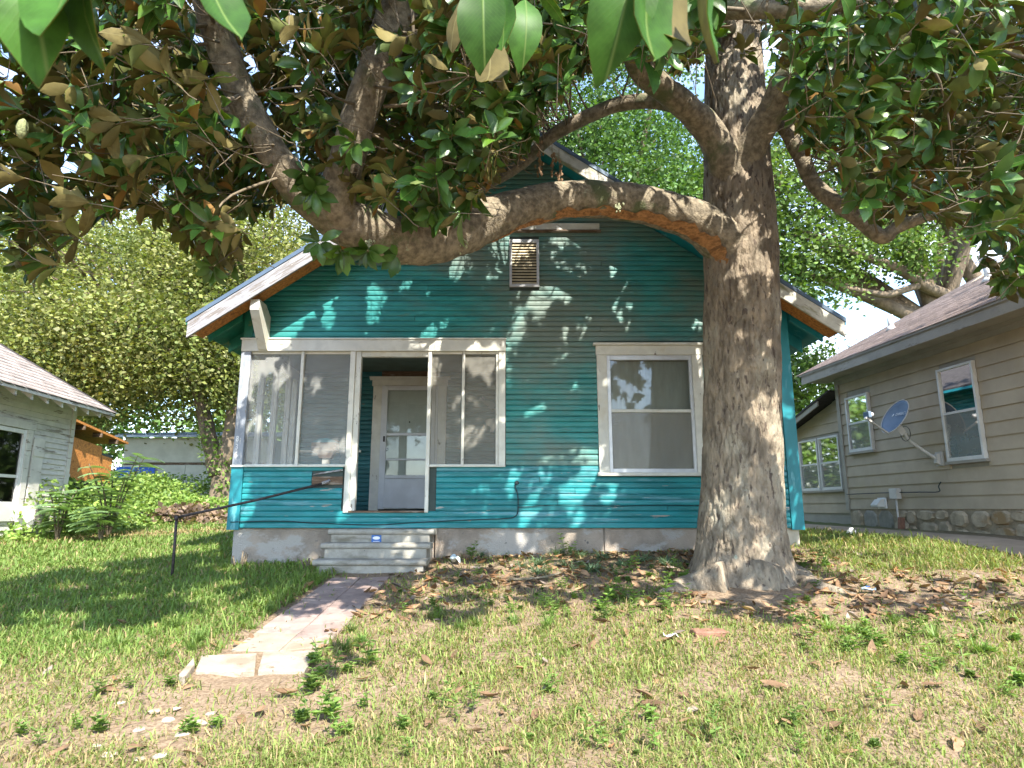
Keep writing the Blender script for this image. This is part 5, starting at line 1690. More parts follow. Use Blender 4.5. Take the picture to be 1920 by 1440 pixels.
GR = [(0.075, 0.15, 0.035), (0.10, 0.18, 0.045), (0.06, 0.125, 0.035)]
MG = [(0.11, 0.18, 0.04), (0.135, 0.20, 0.05), (0.085, 0.15, 0.035)]

b1 = G(412, 962); b1 = Vector((-7.9, 17.4, float(zg(-7.9, 17.4))))
bg_tree('hackberry_tree', 'broad yellow-green tree leaning over the pale shed, ivy on its forked trunk', tuple(b1), (-7.9, 17.4, 2.2), 0.30,
        [(-11.5, 18.5, 6.4, 4.6, 3.2, 3.6, 3), (-7.6, 18.5, 6.8, 3.0, 2.8, 3.4, 2), (-10.5, 16.8, 4.9, 3.4, 1.6, 1.3, 1.2), (-7.4, 16.6, 4.9, 1.5, 1.2, 1.4, 0.5), (-12.8, 17.0, 5.0, 1.4, 1.0, 0.9, 0.3)], 640, 165, 0.112, YG, 1,
        forks=[([Vector((-7.9, 17.4, 1.6)), Vector((-8.25, 17.3, 2.7)), Vector((-8.7, 17.2, 4.2)), Vector((-9.8, 17.3, 6.2))], [0.26, 0.2, 0.16, 0.10]),
               ([Vector((-7.9, 17.4, 1.7)), Vector((-7.6, 17.3, 2.8)), Vector((-7.7, 17.5, 4.6)), Vector((-7.2, 17.8, 6.4))], [0.26, 0.22, 0.16, 0.10])],
        limb_pts=[([Vector((-8.7, 17.2, 4.3)), Vector((-10.6, 16.6, 5.6)), Vector((-12.8, 16.5, 6.5))], [0.10, 0.06, 0.03])], limbs=0)
bg_tree('elm_tree', 'tall yellow-green tree rising behind the old white house', (-17, 22.5, 0.1), (-16.8, 22.5, 4.5), 0.4,
        [(-16.5, 22.5, 7.5, 5.5, 3.5, 4.5, 3), (-12, 24, 8.8, 4.5, 3.0, 3.8, 2)], 440, 130, 0.16, YG, 2)
bg_tree('oak_tree', 'deep green tall tree standing behind the teal house ridge', (3.6, 23, 0.3), (3.6, 23, 7), 0.45,
        [(3.2, 23, 11.5, 5.2, 3.5, 4.8, 3), (6.2, 21.5, 9.0, 3.0, 2.5, 4.0, 1.5), (3.4, 23, 17.0, 5.0, 3.2, 3.6, 1.8)], 680, 120, 0.155, GR, 3)
pe = bg_tree('pecan_tree', 'large green tree with long bare limbs reaching over the beige roof', (15.6, 22, 0.5), (15.2, 22, 7.2), 0.55,
        [(12.0, 21.5, 13.5, 5.0, 3.5, 3.8, 3), (9.0, 20.5, 10.0, 3.0, 2.2, 3.0, 1.6), (16.5, 22, 14, 5, 4, 4, 2), (13.0, 20.8, 9.3, 1.8, 1.2, 0.6, 0.35)], 500, 100, 0.165, MG, 4,
        limb_pts=[([P(1850, 560, 22), P(1812, 500, 21.8), P(1785, 440, 21.6), P(1755, 360, 21.4)], [0.30, 0.27, 0.23, 0.18]),
                  ([P(1800, 560, 21.8), P(1740, 540, 21.2), P(1690, 507, 20.8), P(1640, 488, 20.5), P(1570, 462, 20.2), P(1500, 430, 20)], [0.20, 0.19, 0.17, 0.14, 0.11, 0.06]),
                  ([P(1720, 535, 21.0), P(1665, 552, 20.8), P(1620, 546, 20.6), P(1575, 538, 20.4)], [0.12, 0.12, 0.10, 0.05])])
bg_tree('hackberry_tree', 'small leafy tree in the gap between the teal and beige houses', (12.8, 31, 0.6), (12.8, 31, 3.0), 0.22,
        [(12.0, 31, 5.6, 2.6, 2.0, 2.6, 2), (15.2, 31, 6.4, 2.6, 2, 2.2, 1.2)], 190, 80, 0.22, MG, 5)
bg_tree('elm_tree', 'low dark leafy tree at the far end between the houses', (16.5, 37, 0.6), (16.5, 37, 2.0), 0.22,
        [(16.0, 37, 3.2, 3.0, 2.0, 2.6, 2), (20.5, 37, 4.5, 4, 2, 3.4, 2)], 220, 70, 0.26, GR, 6)
for i, (x, y, h, s) in enumerate(((-26, 34, 9, 7), (-14, 40, 8, 7), (-3, 42, 9, 7), (9, 46, 8, 7), (28, 40, 10, 7), (40, 44, 10, 8))):
    lab = ['far tree line tree behind the elm on the left', 'rounded far tree beyond the pale shed roof', 'far tree hidden behind the teal house', 'far tree beyond the tall oak', 'far tree beyond the beige roof', 'far tree at the end of the row past the beige house'][i]
    bg_tree('far_tree', lab, (x, y, 0.5), (x, y, h * 0.35), 0.35, [(x, y, h * 0.62, s, 3, h * 0.5, 1)], 150, 70, 0.38, MG if i % 2 else GR, 20 + i, 'far trees behind the gardens', limbs=5, spread=1.1)

# ivy on the forked trunk
def leaf_cloud(name, pts, size, cols, seed, parent=None, up=0.7, loc=(0, 0, 0)):
    rg = np.random.default_rng(seed)
    v, q = rhomb(np.asarray(pts), size, up, rg, 0.1)
    ca = np.array(cols)
    c = ca[rg.integers(0, len(ca), len(pts))] * rg.uniform(0.65, 1.35, (len(pts), 1))
    me = np_mesh(name, v - np.array(loc), q, np.repeat(c, 4, 0))
    o = link_mesh(name, me, 'foliage', parent)
    o['kind'] = 'stuff'
    return o
hb = [o for o in col.objects if o.name == 'hackberry_tree'][0]
z_ = rng.uniform(0.2, 3.0, 1500); a_ = rng.uniform(0, 6.28, 1500)
keep = (np.sin(a_ * 2 + z_ * 2.0) > -0.1)
rr_ = 0.36 + rng.uniform(0, 0.16, 1500)
iv = np.stack([-7.95 - 0.22 * np.maximum(0, z_ - 1.8) + rr_ * np.cos(a_), 17.4 + rr_ * np.sin(a_), z_], 1)[keep]
leaf_cloud('ivy', iv, 0.10, [(0.16, 0.24, 0.05), (0.12, 0.2, 0.04)], 31, hb, 0.3, tuple(hb.location))

# ================================================================== OVERGROWN WEEDS ON THE LEFT
def weedy(n, seed, f):
    rg = np.random.default_rng(seed); out = []
    while len(out) < n:
        x = rg.uniform(-13.5, -4.2); y = rg.uniform(9.8, 18.5)
        h = f(x, y)
        if h <= 0.02: continue
        out.append((x, y, float(zg(x, y)) + h * rg.uniform(0, 1) ** 0.6))
    return np.array(out)
def hwall(x, y):
    # band of weeds that runs from beside the white house back to the forked tree
    d = (-7.6 + (y - 11.3) * 0.15) - x
    if d < 0 or y < 10.6 or y > 18.5 or x < -12: return 0
    hh = (0.85 + 0.35 * (x < -8.3)) * min(1, d / 0.5) * min(1, (y - 10.6) / 0.8) * (0.75 + 0.5 * noise.noise(Vector((x * 0.9, y * 0.9, 3))))
    return max(0, hh * (1.0 - 0.45 * min(1, max(0, (x + 9.0) / 1.5))))
wp = weedy(30000, 41, hwall)
ow = leaf_cloud('overgrown_weeds', wp, 0.085, [(0.21, 0.31, 0.065), (0.17, 0.27, 0.055), (0.25, 0.33, 0.09), (0.13, 0.22, 0.05)], 42)
tag(ow, 'thick knee-high weeds growing between the white house and the shed', 'weeds', kind='stuff')

def frond_plant(base, h, nst, seed, label):
    """mimosa sapling: arching fronds of many tiny leaflets"""
    rg = np.random.default_rng(seed)
    t = root('mimosa_sapling', tuple(base), 0, label, 'sapling')
    st = MB(); pts = []
    for s in range(nst):
        a = rg.uniform(0, 6.28); hh = h * rg.uniform(0.55, 1.0)
        tip = Vector(base) + Vector((math.cos(a) * 0.35 * h * rg.uniform(0.3, 1), math.sin(a) * 0.35 * h * rg.uniform(0.3, 1), hh))
        mid_ = Vector(base).lerp(tip, 0.55) + Vector((0, 0, 0.12))
        cps = catmull([Vector(base), mid_, tip], 5)
        st.tube(cps, [0.018 - 0.0012 * i for i in range(len(cps))], 5)
        for k in range(11):
            c = cps[min(len(cps) - 1, 3 + int(rg.integers(0, len(cps) - 3)))]
            b = rg.uniform(0, 6.28); ln = rg.uniform(0.30, 0.48)
            d = Vector((math.cos(b), math.sin(b), 0.15))
            for i in range(26):
                f = i / 25
                p = c + d * (ln * f) + Vector((0, 0, 0.05 * f - 0.16 * f * f))
                side = Vector((-d.y, d.x, -0.15)).normalized()
                for sg in (-1, 1):
                    wl_ = 0.085 * math.sin(math.pi * min(1, 0.12 + f * 0.88)) + 0.01
                    pts.append((p, side * sg, wl_, d))
    st.build('stem', 'twig', t, True)
    V = []
    for (p, sd_, wl_, d) in pts:
        V += [tuple(p - d * 0.006), tuple(p + sd_ * wl_ - d * 0.004 + Vector((0, 0, -0.012))), tuple(p + sd_ * wl_ + d * 0.008 + Vector((0, 0, -0.012))), tuple(p + d * 0.007)]
    n = len(pts)
    cc = np.array([(0.155, 0.25, 0.105)]) * rg.uniform(0.75, 1.25, (n, 1))
    me = np_mesh('fronds', np.array(V) - np.array(t.location), np.arange(n * 4).reshape(n, 4), np.repeat(cc, 4, 0))
    o = link_mesh('fronds', me, 'foliage', t)
    o['kind'] = 'stuff'
for (u, v, y, h, ns, sd, lab) in ((205, 985, 11.6, 1.55, 7, 51, 'tall feathery mimosa sapling in front of the orange lean-to'), (110, 985, 11.0, 1.0, 5, 52, 'shorter feathery mimosa sapling in front of the white house corner'),
                              (190, 1000, 10.9, 0.6, 4, 53, 'low feathery mimosa seedling at the edge of the weeds')):
    x = P(u, v, y).x
    frond_plant((x, y, float(zg(x, y)) - 0.03), h, ns, sd, lab)
# dead brush heap by the shed
bp2 = np.array([(-7.2 + rng.normal(0, 0.6), 14.4 + rng.normal(0, 0.4), 0) for _ in range(1500)])
bp2[:, 2] = zg(bp2[:, 0], bp2[:, 1]) + rng.uniform(0, 0.38, 1500) * np.exp(-((bp2[:, 0] + 7.2) / 0.7) ** 2)
br = leaf_cloud('brush_pile', bp2, 0.13, [(0.22, 0.15, 0.10), (0.14, 0.10, 0.08), (0.26, 0.19, 0.13)], 61)
tag(br, 'heap of dead brown brush at the edge of the green weeds', 'brush pile', kind='stuff')

# ================================================================== LAWN
def seg_dist(px, py, ax_, ay, bx_, by):
    dx, dy = bx_ - ax_, by - ay
    t = np.clip(((px - ax_) * dx + (py - ay) * dy) / (dx * dx + dy * dy), 0, 1)
    return np.hypot(px - (ax_ + t * dx), py - (ay + t * dy))
pa, pb = G(676, 1086), G(470, 1255)
def path_dist(x, y): return seg_dist(x, y, pa.x, pa.y, pb.x, pb.y)
def vnoise(x, y, s, seed=0):
    return (np.sin(x * s * 1.7 + seed) * np.cos(y * s * 1.3 - seed * 0.7) + np.sin((x + y) * s * 0.9 + seed * 2.1) * np.cos((x - y) * s * 1.1 + 0.3) + 0.5 * np.sin(x * s * 3.7 - y * s * 2.9 + seed)) / 2.5
def litter_mask(x, y):
    a = np.exp(-(((x - 1.2) / 2.3) ** 2 + ((y - 7.35) / 1.05) ** 2) ** 2)
    b = np.exp(-(((x - 3.0) / 1.9) ** 2 + ((y - 6.1) / 0.75) ** 2) ** 2)
    c = np.exp(-(((x - 4.6) / 1.2) ** 2 + ((y - 5.6) / 0.5) ** 2) ** 2) * 0.4
    d = np.exp(-(((x + 1.0) / 0.5) ** 2 + ((y - 6.3) / 0.7) ** 2) ** 2) * 0.8
    return np.clip(np.maximum.reduce([a, b, c, d]), 0, 1)
def in_house(x, y):
    a = (x > HX0 - 0.02) & (x < HX1 + 0.02) & (y > YF + 0.0)
    st_ = (x > -2.3) & (x < -0.95) & (y > 7.6) & (y < 8.5)
    # neighbours' local frames
    c, s = math.cos(-YAW), math.sin(-YAW)
    bx_ = (x - BC.x) * c - (y - BC.y) * s
    by_ = (x - BC.x) * s + (y - BC.y) * c
    b = (bx_ > -0.6) & (by_ < 3) & (bx_ < 9)
    b2 = (bx_ > -1.45) & (bx_ <= -0.6) & (by_ < 6)
    wx = (x - WC.x) * c - (y - WC.y) * s; wy_ = (x - WC.x) * s + (y - WC.y) * c
    w = (wx < 0.05) & (wy_ < 3)
    return a | st_ | b | b2 | w

def build_grass():
    N = 520000
    rg = np.random.default_rng(77)
    Ymin, Ymax, p = 2.9, 24.0, 1.25
    r = rg.random(N)
    e = 1 - p
    y = (Ymin ** e + r * (Ymax ** e - Ymin ** e)) ** (1 / e)
    x = (rg.random(N) * 2 - 1) * (0.86 * y + 0.6)
    lit = litter_mask(x, y)
    n1 = vnoise(x, y, 1.6, 1.0); n2 = vnoise(x, y, 4.2, 3.0); n3 = vnoise(x, y, 0.7, 5.0)
    lush = sstep(0.3, -0.8, x - (-1.9 + (y - 6) * 0.10)) * sstep(4.3, 6.4, y + 0.5 * n2 + 0.4 * n1)       # left lawn
    lush = (rg.random(N) < lush).astype(float)
    bare = np.clip(0.30 + 0.30 * n1 + 0.38 * n2 + 0.12 * n3, 0, 1)
    dens = np.where(lush > 0.5, 1.0 - 0.15 * bare, 0.80 - 1.0 * bare)
    dirtpatch = np.exp(-(((x + 1.55) / 1.1) ** 2 + ((y - 4.15) / 0.55) ** 2) ** 1.5)
    dens *= 1 - 0.80 * dirtpatch
    dens *= 1 - 0.86 * lit
    pd = path_dist(x, y)
    dens *= np.where(pd < 0.36, 0.035, 1.0)
    right = sstep(3.3, 4.0, x) * sstep(6.4, 7.2, y)
    dens = np.where(right > 0.5, 0.85, dens)
    # dry strip in front of the weeds
    dry = np.exp(-((y - (11.1 + (x + 8) * 0.6)) / 0.5) ** 2) * (x < -4.5)
    k = (rg.random(N) < dens) & ~in_house(x, y)
    tr2 = (x - TB.x) ** 2 + (y - TB.y) ** 2
    k &= tr2 > 0.30
    x, y, lit, lush, right, n1, n2, pd, dry = (a[k] for a in (x, y, lit, lush, right, n1, n2, pd, dry))
    n = len(x)
    z = zg(x, y)
    h = np.where(lush > 0.5, rg.gamma(4.0, 0.0125, n) + 0.012, rg.gamma(3.0, 0.0105, n) + 0.010)
    h = np.where(right > 0.5, rg.gamma(3.5, 0.015, n) + 0.015, h)
    edge = np.exp(-((pd - 0.50) / 0.14) ** 2) * (rg.random(n) < 0.5)
    h *= 1 + 1.1 * edge * (lush > 0.3)
    h *= np.where(y > 11, 0.85, 1.0)
    w = (0.0014 + 0.00052 * y) * rg.uniform(0.7, 1.4, n) * np.where(lush > 0.5, 1.15, 1.0)
    a = rg.uniform(0, 2 * np.pi, n)
    lean = np.where(rg.random(n) < 0.25, rg.uniform(1.2, 2.4, n), rg.uniform(0.2, 1.15, n)) * np.where(lush > 0.5, 0.9, 1.0)
    dx, dy = np.cos(a), np.sin(a)
    sx, sy = -np.sin(a + rg.normal(0, 0.5, n)), np.cos(a + rg.normal(0, 0.5, n))
    b = np.stack([x, y, z - 0.006], 1)
    side = np.stack([sx, sy, np.zeros(n)], 1) * w[:, None]
    d = np.stack([dx, dy, np.zeros(n)], 1)
    up = np.array([0, 0, 1.0])
    m = b + d * (h * lean * 0.35)[:, None] + up * (h * 0.62)[:, None]
    t = b + d * (h * lean * 1.05)[:, None] + up * (h * (1.0 - 0.30 * lean))[:, None]
    V = np.stack([b - side, b + side, m + side * 0.8, m - side * 0.8, t], 1).reshape(-1, 3)
    i = np.arange(n)[:, None] * 5
    Q = i + np.array([[0, 1, 2, 3]]); T = i + np.array([[3, 2, 4]])
    green = np.array([0.115, 0.205, 0.042]); ygr = np.array([0.205, 0.25, 0.07]); straw = np.array([0.32, 0.25, 0.125])
    f = rg.random(n)
    c = np.where((lush > 0.5)[:, None], green * (1 - f[:, None] * 0.75) + ygr * f[:, None] * 0.75, green * (0.45 - 0.45 * f[:, None]) + ygr * (0.55 + 0.45 * f[:, None]))
    ps = np.where(lush > 0.5, 0.07 + 0.85 * dry, np.where(right > 0.5, 0.25, 0.32 + 0.18 * n1))
    is_straw = rg.random(n) < ps
    c = np.where(is_straw[:, None], straw * rg.uniform(0.75, 1.2, (n, 1)), c)
    c *= rg.uniform(0.75, 1.25, (n, 1))
    C = np.repeat(c, 5, 0)
    me = np_mesh('lawn_grass', V, Q, C, T)
    o = link_mesh('lawn_grass', me, 'grass')
    tag(o, 'patchy lawn, green at the left, yellowed and thin in front', 'grass', kind='stuff')
    return n
NGR = build_grass()

# ---- dead leaves
def dead_template(rows, curl, fold, twist):
    t = np.linspace(0, 1, rows)
    ks = [0, 0.12, 0.25, 0.38, 0.5, 0.62, 0.75, 0.88, 1.0]; ws = [0.06, 0.38, 0.70, 0.90, 0.99, 1.0, 0.88, 0.52, 0.03]
    w = np.interp(t, ks, ws) * 0.21
    v = []
    for ti, wi in zip(t, w):
        z = curl * (2 * ti - 1) ** 2
        tw_ = twist * (ti - 0.5)
        v += [(ti - 0.5, -wi * math.cos(fold), z + wi * math.sin(fold) - wi * tw_), (ti - 0.5, 0, z), (ti - 0.5, wi * math.cos(fold), z + wi * math.sin(fold) + wi * tw_)]
    q = [(i * 3 + k, i * 3 + k + 1, i * 3 + k + 4, i * 3 + k + 3) for i in range(rows - 1) for k in range(2)]
    return np.array(v), np.array(q)
DT = [(0.10, 0.35, 0.4), (0.16, 0.7, -0.6), (-0.06, -0.3, 0.3), (0.20, 0.15, 0.9), (0.05, 1.0, 0.2)]
def litter():
    rg = np.random.default_rng(88)
    N = 30000
    y = rg.uniform(3.0, 8.35, N); x = rg.uniform(-4.6, 6.4, N)
    m = litter_mask(x, y)
    pr_ = np.clip(m * 0.22 + 0.014 * (y < 6.2) * (x > -2.6) + 0.002, 0, 1)
    # leaves gather against the house and the steps
    pr_ = np.maximum(pr_, 0.35 * np.exp(-((y - 8.25) / 0.2) ** 2) * (x > -1.0) * (x < 1.2))
    k = (rg.random(N) < pr_) & ~in_house(x, y) & ((x - TB.x) ** 2 + (y - TB.y) ** 2 > 0.30) & (path_dist(x, y) > 0.25)
    x, y = x[k], y[k]
    n = len(x)
    z = zg(x, y) + 0.008 + rg.uniform(0, 0.03, n) * (litter_mask(x, y) > 0.3) + 0.01 * (litter_mask(x, y) <= 0.3)
    ln = rg.uniform(0.07, 0.17, n)
    a = rg.uniform(0, 6.283, n)
    tx, ty = rg.normal(0, 0.28, n), rg.normal(0, 0.28, n)
    fl = np.where(rg.random(n) < 0.5, 1.0, -1.0)
    var = rg.integers(0, 5, n)
    Ms = []
    for i in range(n):
        R = Euler((tx[i], ty[i], a[i])).to_matrix().to_4x4()
        S = Matrix.Diagonal((ln[i], ln[i], ln[i] * fl[i], 1))
        zz = z[i] + (0.0 if fl[i] > 0 else 0.10 * ln[i])
        Ms.append(np.array(Matrix.Translation((x[i], y[i], zz)) @ R @ S))
    Ms = np.stack(Ms)
    size = ln / y
    near = np.argsort(-size * (0.6 + 0.4 * rg.random(n)))
    sing = near[:260]
    rest_ = near[260:]
    V = []; Q = []; C = []; off = 0
    cols = np.array([(0.26, 0.155, 0.085), (0.19, 0.115, 0.07), (0.33, 0.20, 0.11), (0.27, 0.14, 0.065), (0.25, 0.20, 0.165), (0.36, 0.25, 0.13)])
    for kk in range(5):
        ids = rest_[var[rest_] == kk]
        tv, tq = dead_template(4, *DT[kk])
        v = np.einsum('nij,vj->nvi', Ms[ids][:, :3, :3], tv) + Ms[ids][:, None, :3, 3]
        V.append(v.reshape(-1, 3)); Q.append((tq[None] + (np.arange(len(ids)) * len(tv))[:, None, None] + off).reshape(-1, 4))
        c = cols[rg.integers(0, 6, len(ids))] * rg.uniform(0.6, 1.25, (len(ids), 1))
        C.append(np.repeat(c, len(tv), 0)); off += len(ids) * len(tv)
    me = np_mesh('leaf_litter', np.concatenate(V), np.concatenate(Q), np.concatenate(C))
    o = link_mesh('leaf_litter', me, 'litter', None, True)
    tag(o, 'brown dead magnolia leaves lying thick under the tree', 'leaf litter', kind='stuff')
    mes = []
    for kk in range(5):
        tv, tq = dead_template(7, *DT[kk])
        me = np_mesh('fallen_leaf', tv, tq)
        me.materials.append(MT['deadleaf'])
        me.polygons.foreach_set('use_smooth', np.ones(len(me.polygons), bool))
        mes.append(me)
    for i in sing:
        o = bpy.data.objects.new('fallen_leaf', mes[int(var[i])])
        o.matrix_world = Matrix(Ms[i].tolist())
        col.objects.link(o)
        if litter_mask(x[i], y[i]) > 0.3:
            tag(o, 'curled brown magnolia leaf in the thick litter under the tree', 'leaf', 'fallen magnolia leaves in the litter')
        else:
            tag(o, 'curled brown magnolia leaf lying alone on the thin lawn', 'leaf', 'fallen magnolia leaves on the lawn')
    return n
NLIT = litter()

# ---- broad-leaved weeds, grass tufts
def weed_mesh(seed, h, nst, ll, wr=0.3):
    rg = random.Random(seed)
    m = MB()
    for s in range(nst):
        a = rg.uniform(0, 6.28); l = rg.uniform(0.1, 0.5)
        hh = h * rg.uniform(0.6, 1.1)
        tip = Vector((math.cos(a) * l * h, math.sin(a) * l * h, hh))
        cps = catmull([Vector((0, 0, -0.02)), tip * 0.5 + Vector((0, 0, 0.02)), tip], 3)
        m.tube(cps, 0.0022, 4, cap=False)
        for k in range(4):
            f = 0.30 + 0.70 * k / 3
            c = Vector((0, 0, 0)).lerp(tip, f)
            for sd in (0, 1):
                b = a + k * 1.57 + sd * math.pi + rg.uniform(-0.3, 0.3)
                L_ = ll * rg.uniform(0.7, 1.2) * (1.1 - 0.35 * f)
                d = Vector((math.cos(b), math.sin(b), rg.uniform(-0.1, 0.45)))
                sv = Vector((-math.sin(b), math.cos(b), 0)) * L_ * wr
                p1 = c + d * L_ * 0.4 + Vector((0, 0, 0.006)); p2 = c + d * L_
                m.add([c, p1 + sv, p2, p1 - sv, c + d * L_ * 0.45 - Vector((0, 0, 0.004))], [(0, 4, 1), (1, 4, 2), (2, 4, 3), (3, 4, 0)])
    me = bpy.data.meshes.new('weed')
    me.from_pydata(m.v, [], m.f); me.update()
    me.materials.append(MT['weed'])
    return me
WM = [weed_mesh(i, h_, n_, l_, w_) for i, (h_, n_, l_, w_) in enumerate(((0.05, 5, 0.05, 0.42), (0.17, 2, 0.06, 0.30), (0.11, 3, 0.045, 0.36), (0.22, 1, 0.07, 0.26), (0.04, 7, 0.035, 0.5), (0.13, 3, 0.075, 0.2), (0.08, 4, 0.06, 0.34)))]
wspots = []
def scatter(n, u0, u1, v0, v1, smin, smax, where='sprouting from the thin front lawn'):
    k = 0
    for _ in range(n * 20):
        if k >= n: break
        u, v = random.uniform(u0, u1), random.uniform(v0, v1)
        p = G(u, v)
        if path_dist(p.x, p.y) < 0.38 or in_house(np.array([p.x]), np.array([p.y]))[0] or (p.x - TB.x) ** 2 + (p.y - TB.y) ** 2 < 0.28:
            continue
        wspots.append((p, random.uniform(smin, smax), where)); k += 1
scatter(16, 1130, 1330, 1075, 1150, 0.9, 1.6, 'between the liriope and the magnolia trunk')
scatter(10, 1440, 1560, 1060, 1110, 0.8, 1.4, 'along the long magnolia root')
scatter(12, 1460, 1700, 1120, 1230, 0.7, 1.3, 'in the dead leaves past the magnolia')
scatter(12, 1650, 1920, 1150, 1290, 0.7, 1.3, 'in the shaded grass beyond the dead leaves')
scatter(9, 560, 700, 1240, 1330, 0.8, 1.5, 'at the foot of the slab path')
scatter(5, 560, 640, 1330, 1400, 0.8, 1.3, 'on bare soil below the slab path')
scatter(14, 740, 1100, 1060, 1180, 0.5, 0.9, 'in the dead leaves beside the steps')
scatter(22, 650, 1500, 1300, 1430, 0.5, 0.95)
scatter(10, 0, 420, 1280, 1430, 0.5, 0.9, 'among the pale stones')
scatter(10, 1500, 1910, 1300, 1420, 0.5, 0.9)
scatter(52, 760, 1290, 1055, 1165, 0.45, 0.9, 'low in the brown leaves before the foundation')
scatter(14, 1460, 1860, 1120, 1220, 0.5, 0.9, 'low in the brown leaves past the root')
scatter(4, 850, 1100, 1034, 1046, 0.9, 1.4, 'against the teal house foundation')
for i, (p, s, where) in enumerate(wspots):
    o = bpy.data.objects.new('weed', WM[random.randrange(7)])
    o.location = p; o.scale = (s, s, s * random.uniform(0.85, 1.3)); o.rotation_euler = (0, 0, random.uniform(0, 6.28))
    col.objects.link(o)
    tag(o, 'small broad-leaved green weed ' + where, 'weed', 'broad-leaved weeds ' + where)

def tuft_mesh(seed, n, ln, w, arch):
    rg = random.Random(seed); m = MB()
    for k in range(n):
        a = rg.uniform(0, 6.28); l = ln * rg.uniform(0.6, 1.1); e = rg.uniform(0.35, 1.0) * arch
        b = Vector((rg.gauss(0, 0.015), rg.gauss(0, 0.015), -0.01))
        d = Vector((math.cos(a), math.sin(a), 0)); s = Vector((-math.sin(a), math.cos(a), 0)) * w * rg.uniform(0.7, 1.2)
        vs = []
        for i in range(5):
            f = i / 4
            p = b + d * (l * e * f) + Vector((0, 0, l * (f * (1.1 - 0.4 * arch) - 0.75 * e * f * f)))
            wd = (1 - f ** 2 * 0.95)
            vs += [p - s * wd, p + s * wd]
        m.add(vs, [(2 * i, 2 * i + 1, 2 * i + 3, 2 * i + 2) for i in range(4)])
    me = bpy.data.meshes.new('tuft')
    me.from_pydata(m.v, [], m.f); me.update()
    return me
LM_ = [tuft_mesh(i, 110, 0.32, 0.0032, 1.0) for i in range(3)]
for me in LM_: me.materials.append(MT['liriope'])
for (u, v) in ((900, 1045), (955, 1040), (1010, 1060), (1045, 1040), (1010, 1078), (1085, 1045), (1130, 1050), (1165, 1062), (1110, 1072), (1205, 1055), (1060, 1062), (975, 1065), (1250, 1060)):
    p = G(u, v)
    o = bpy.data.objects.new('liriope_clump', random.choice(LM_))
    o.location = p; o.rotation_euler = (0, 0, random.uniform(0, 6)); s = random.uniform(0.9, 1.35); o.scale = (s, s, s * 0.9)
    col.objects.link(o)
    tag(o, 'drooping grey-green liriope clump along the teal house foundation', 'liriope', 'liriope clumps along the foundation')
GM_ = [tuft_mesh(10 + i, 60, 0.26, 0.0038, 0.75) for i in range(3)]
for me in GM_: me.materials.append(MT['weed'])
gsp = [(560, 1140), (590, 1115), (530, 1160), (480, 1185), (600, 1100), (450, 1200), (655, 1190), (640, 1215), (680, 1210), (430, 1215), (500, 1150), (560, 1095), (1500, 1170), (1560, 1180), (1610, 1190), (1670, 1170),
       (820, 1160), (900, 1170), (960, 1165), (1030, 1175), (860, 1185), (250, 1160), (330, 1180), (170, 1150), (380, 1200), (90, 1180), (1750, 1200), (1830, 1230), (590, 1085), (300, 1230), (220, 1220)]
for (u, v) in gsp:
    p = G(u + random.uniform(-8, 8), v + random.uniform(-5, 5))
    if path_dist(p.x, p.y) < 0.36: p.x -= 0.3
    o = bpy.data.objects.new('grass_tuft', random.choice(GM_))
    o.location = p; o.rotation_euler = (0, 0, random.uniform(0, 6)); s = random.uniform(0.55, 1.0); o.scale = (s, s, s)
    col.objects.link(o)
    wh_ = 'beside the slab path' if path_dist(p.x, p.y) < 0.9 else ('in the green lawn left of the path' if p.x < -1.5 else 'at the edge of the dead leaves')
    tag(o, 'long green grass tuft ' + wh_.replace('left of the path', 'below the handrail'), 'grass tuft', 'long grass tufts ' + wh_.replace('left of the path', 'below the handrail'))

# ---- small litter: stones, stick, paper, plastic bag, stumps of cut stems
def pebble(seed):
    rg = random.Random(seed); m = MB(); n = 8
    vs = []
    for j, (zz, r) in enumerate(((-0.35, 0.8), (0.1, 1.0), (0.4, 0.65))):
        for k in range(n):
            t = 6.283 * k / n; q = r * rg.uniform(0.8, 1.1)
            vs.append((math.cos(t) * q * 0.5, math.sin(t) * q * 0.36, zz * 0.4))
    fs = [(j * n + k, j * n + (k + 1) % n, (j + 1) * n + (k + 1) % n, (j + 1) * n + k) for j in range(2) for k in range(n)] + [tuple(range(2 * n, 3 * n)), tuple(range(n))[::-1]]
    me = bpy.data.meshes.new('stone'); me.from_pydata(vs, [], fs); me.update(); me.materials.append(MT['stonechip'])
    return me
PM = [pebble(i) for i in range(4)]
for (u, v, s) in ((262, 1370, 0.09), (315, 1352, 0.10), (355, 1360, 0.07), (372, 1358, 0.12), (402, 1362, 0.06), (290, 1335, 0.08), (345, 1378, 0.11), (330, 1330, 0.06), (205, 1418, 0.10), (262, 1425, 0.08), (300, 1420, 0.09), (225, 1320, 0.07), (180, 1400, 0.06), (1010, 1228, 0.07), (395, 1340, 0.08)):
    p = G(u, v)
    o = bpy.data.objects.new('stone', random.choice(PM))
    o.location = p + Vector((0, 0, 0.004)); o.scale = (s, s, s * 0.7); o.rotation_euler = (0, 0, random.uniform(0, 6))
    col.objects.link(o)
    tag(o, 'small pale stone half buried in bare soil', 'stone', 'pale stones in the bare soil')
pts = [G(840, 1062) + Vector((0, 0, 0.06)), G(868, 1086) + Vector((0, 0, 0.05)), G(900, 1103) + Vector((0, 0, 0.02))]
tag(MB().tube(catmull(pts, 4), 0.007, 6).build('stick', 'twig', None, True), 'thin pale stick lying on dead leaves beside the steps', 'stick')
pts = [G(955, 1092) + Vector((0, 0, 0.03)), G(1010, 1090) + Vector((0, 0, 0.035)), G(1052, 1083) + Vector((0, 0, 0.05))]
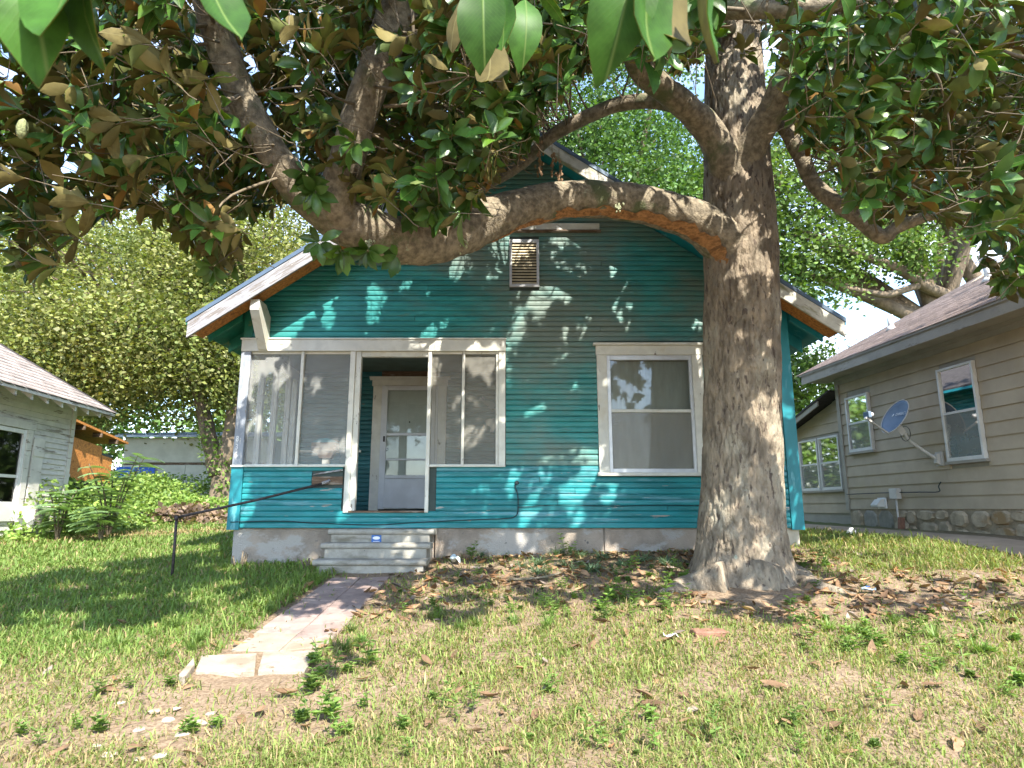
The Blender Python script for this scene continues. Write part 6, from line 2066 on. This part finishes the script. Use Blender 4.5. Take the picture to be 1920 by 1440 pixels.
tag(MB().tube(catmull(pts, 4), [0.012] * 8 + [0.008], 7).build('stick', 'limb', None, True), 'thicker curved branch lying below the liriope', 'stick')
def scrap(name, u, v, s, mat, label, cat, crumple=0.3, lift=0.02):
    p = G(u, v); m = MB(); n = 5; vs = []
    for j in range(n):
        for i in range(n):
            x = (i / (n - 1) - 0.5) * s; y = (j / (n - 1) - 0.5) * s * 0.7
            vs.append((x, y, lift + crumple * s * (0.5 + noise.noise(Vector((x * 9 / s * 0.3 + u, y * 9 / s * 0.3, v))))))
    m.add(vs, [(j * n + i, j * n + i + 1, (j + 1) * n + i + 1, (j + 1) * n + i) for j in range(n - 1) for i in range(n - 1)])
    o = m.build(name, mat, None, True)
    o.location = p; o.rotation_euler = (0, 0, random.uniform(0, 6))
    tag(o, label, cat)
MT['bag'] = M('pale_plastic', (0.42, 0.50, 0.54), 0.25, 0.2, 30, bump=0.4, bscale=30)
scrap('plastic_bag', 853, 1058, 0.17, 'bag', 'crumpled clear plastic bag among dead leaves by the steps', 'plastic bag', 0.55)
scrap('paper_scrap', 1258, 1200, 0.10, 'paperwhite', 'white paper scrap on the lawn in front of the magnolia', 'paper')
scrap('paper_scrap', 1630, 1112, 0.12, 'bag', 'pale grey wrapper lying on the magnolia root', 'wrapper')
scrap('paper_scrap', 1628, 1105, 0.05, 'blue', 'tiny blue wrapper beside the magnolia root', 'wrapper')
bk2 = MB().box(-0.13, 0.13, -0.06, 0.06, -0.02, 0.035).build('brick', 'brick', None, False, 0.01)
bk2.location = G(1330, 1190); bk2.rotation_euler = (0.05, 0.02, 0.1)
tag(bk2, 'weathered red brick lying flat in the dead leaves before the trunk', 'brick')
for (u, v, lab) in ((-3.38, 8.22, 'cut woody stump at the teal house corner'), (-2.42, 7.95, 'cut woody stump beside the concrete steps')):
    p = Vector((u, v, float(zg(u, v)))); t = root('cut_stump', tuple(p), 0, lab, 'stump')
    for k in range(7):
        a = random.uniform(0, 6.28); l = random.uniform(0.08, 0.2)
        q = p + Vector((math.cos(a) * 0.05, math.sin(a) * 0.04, 0))
        MB().tube([q - Vector((0, 0, 0.03)), q + Vector((math.cos(a) * 0.06, math.sin(a) * 0.05, l))], [0.014, 0.009], 6).build('stem', 'twig', t, True)
print('grass', NGR, 'litter', NLIT, 'leaves', NL, 'clusters', len(clusters))
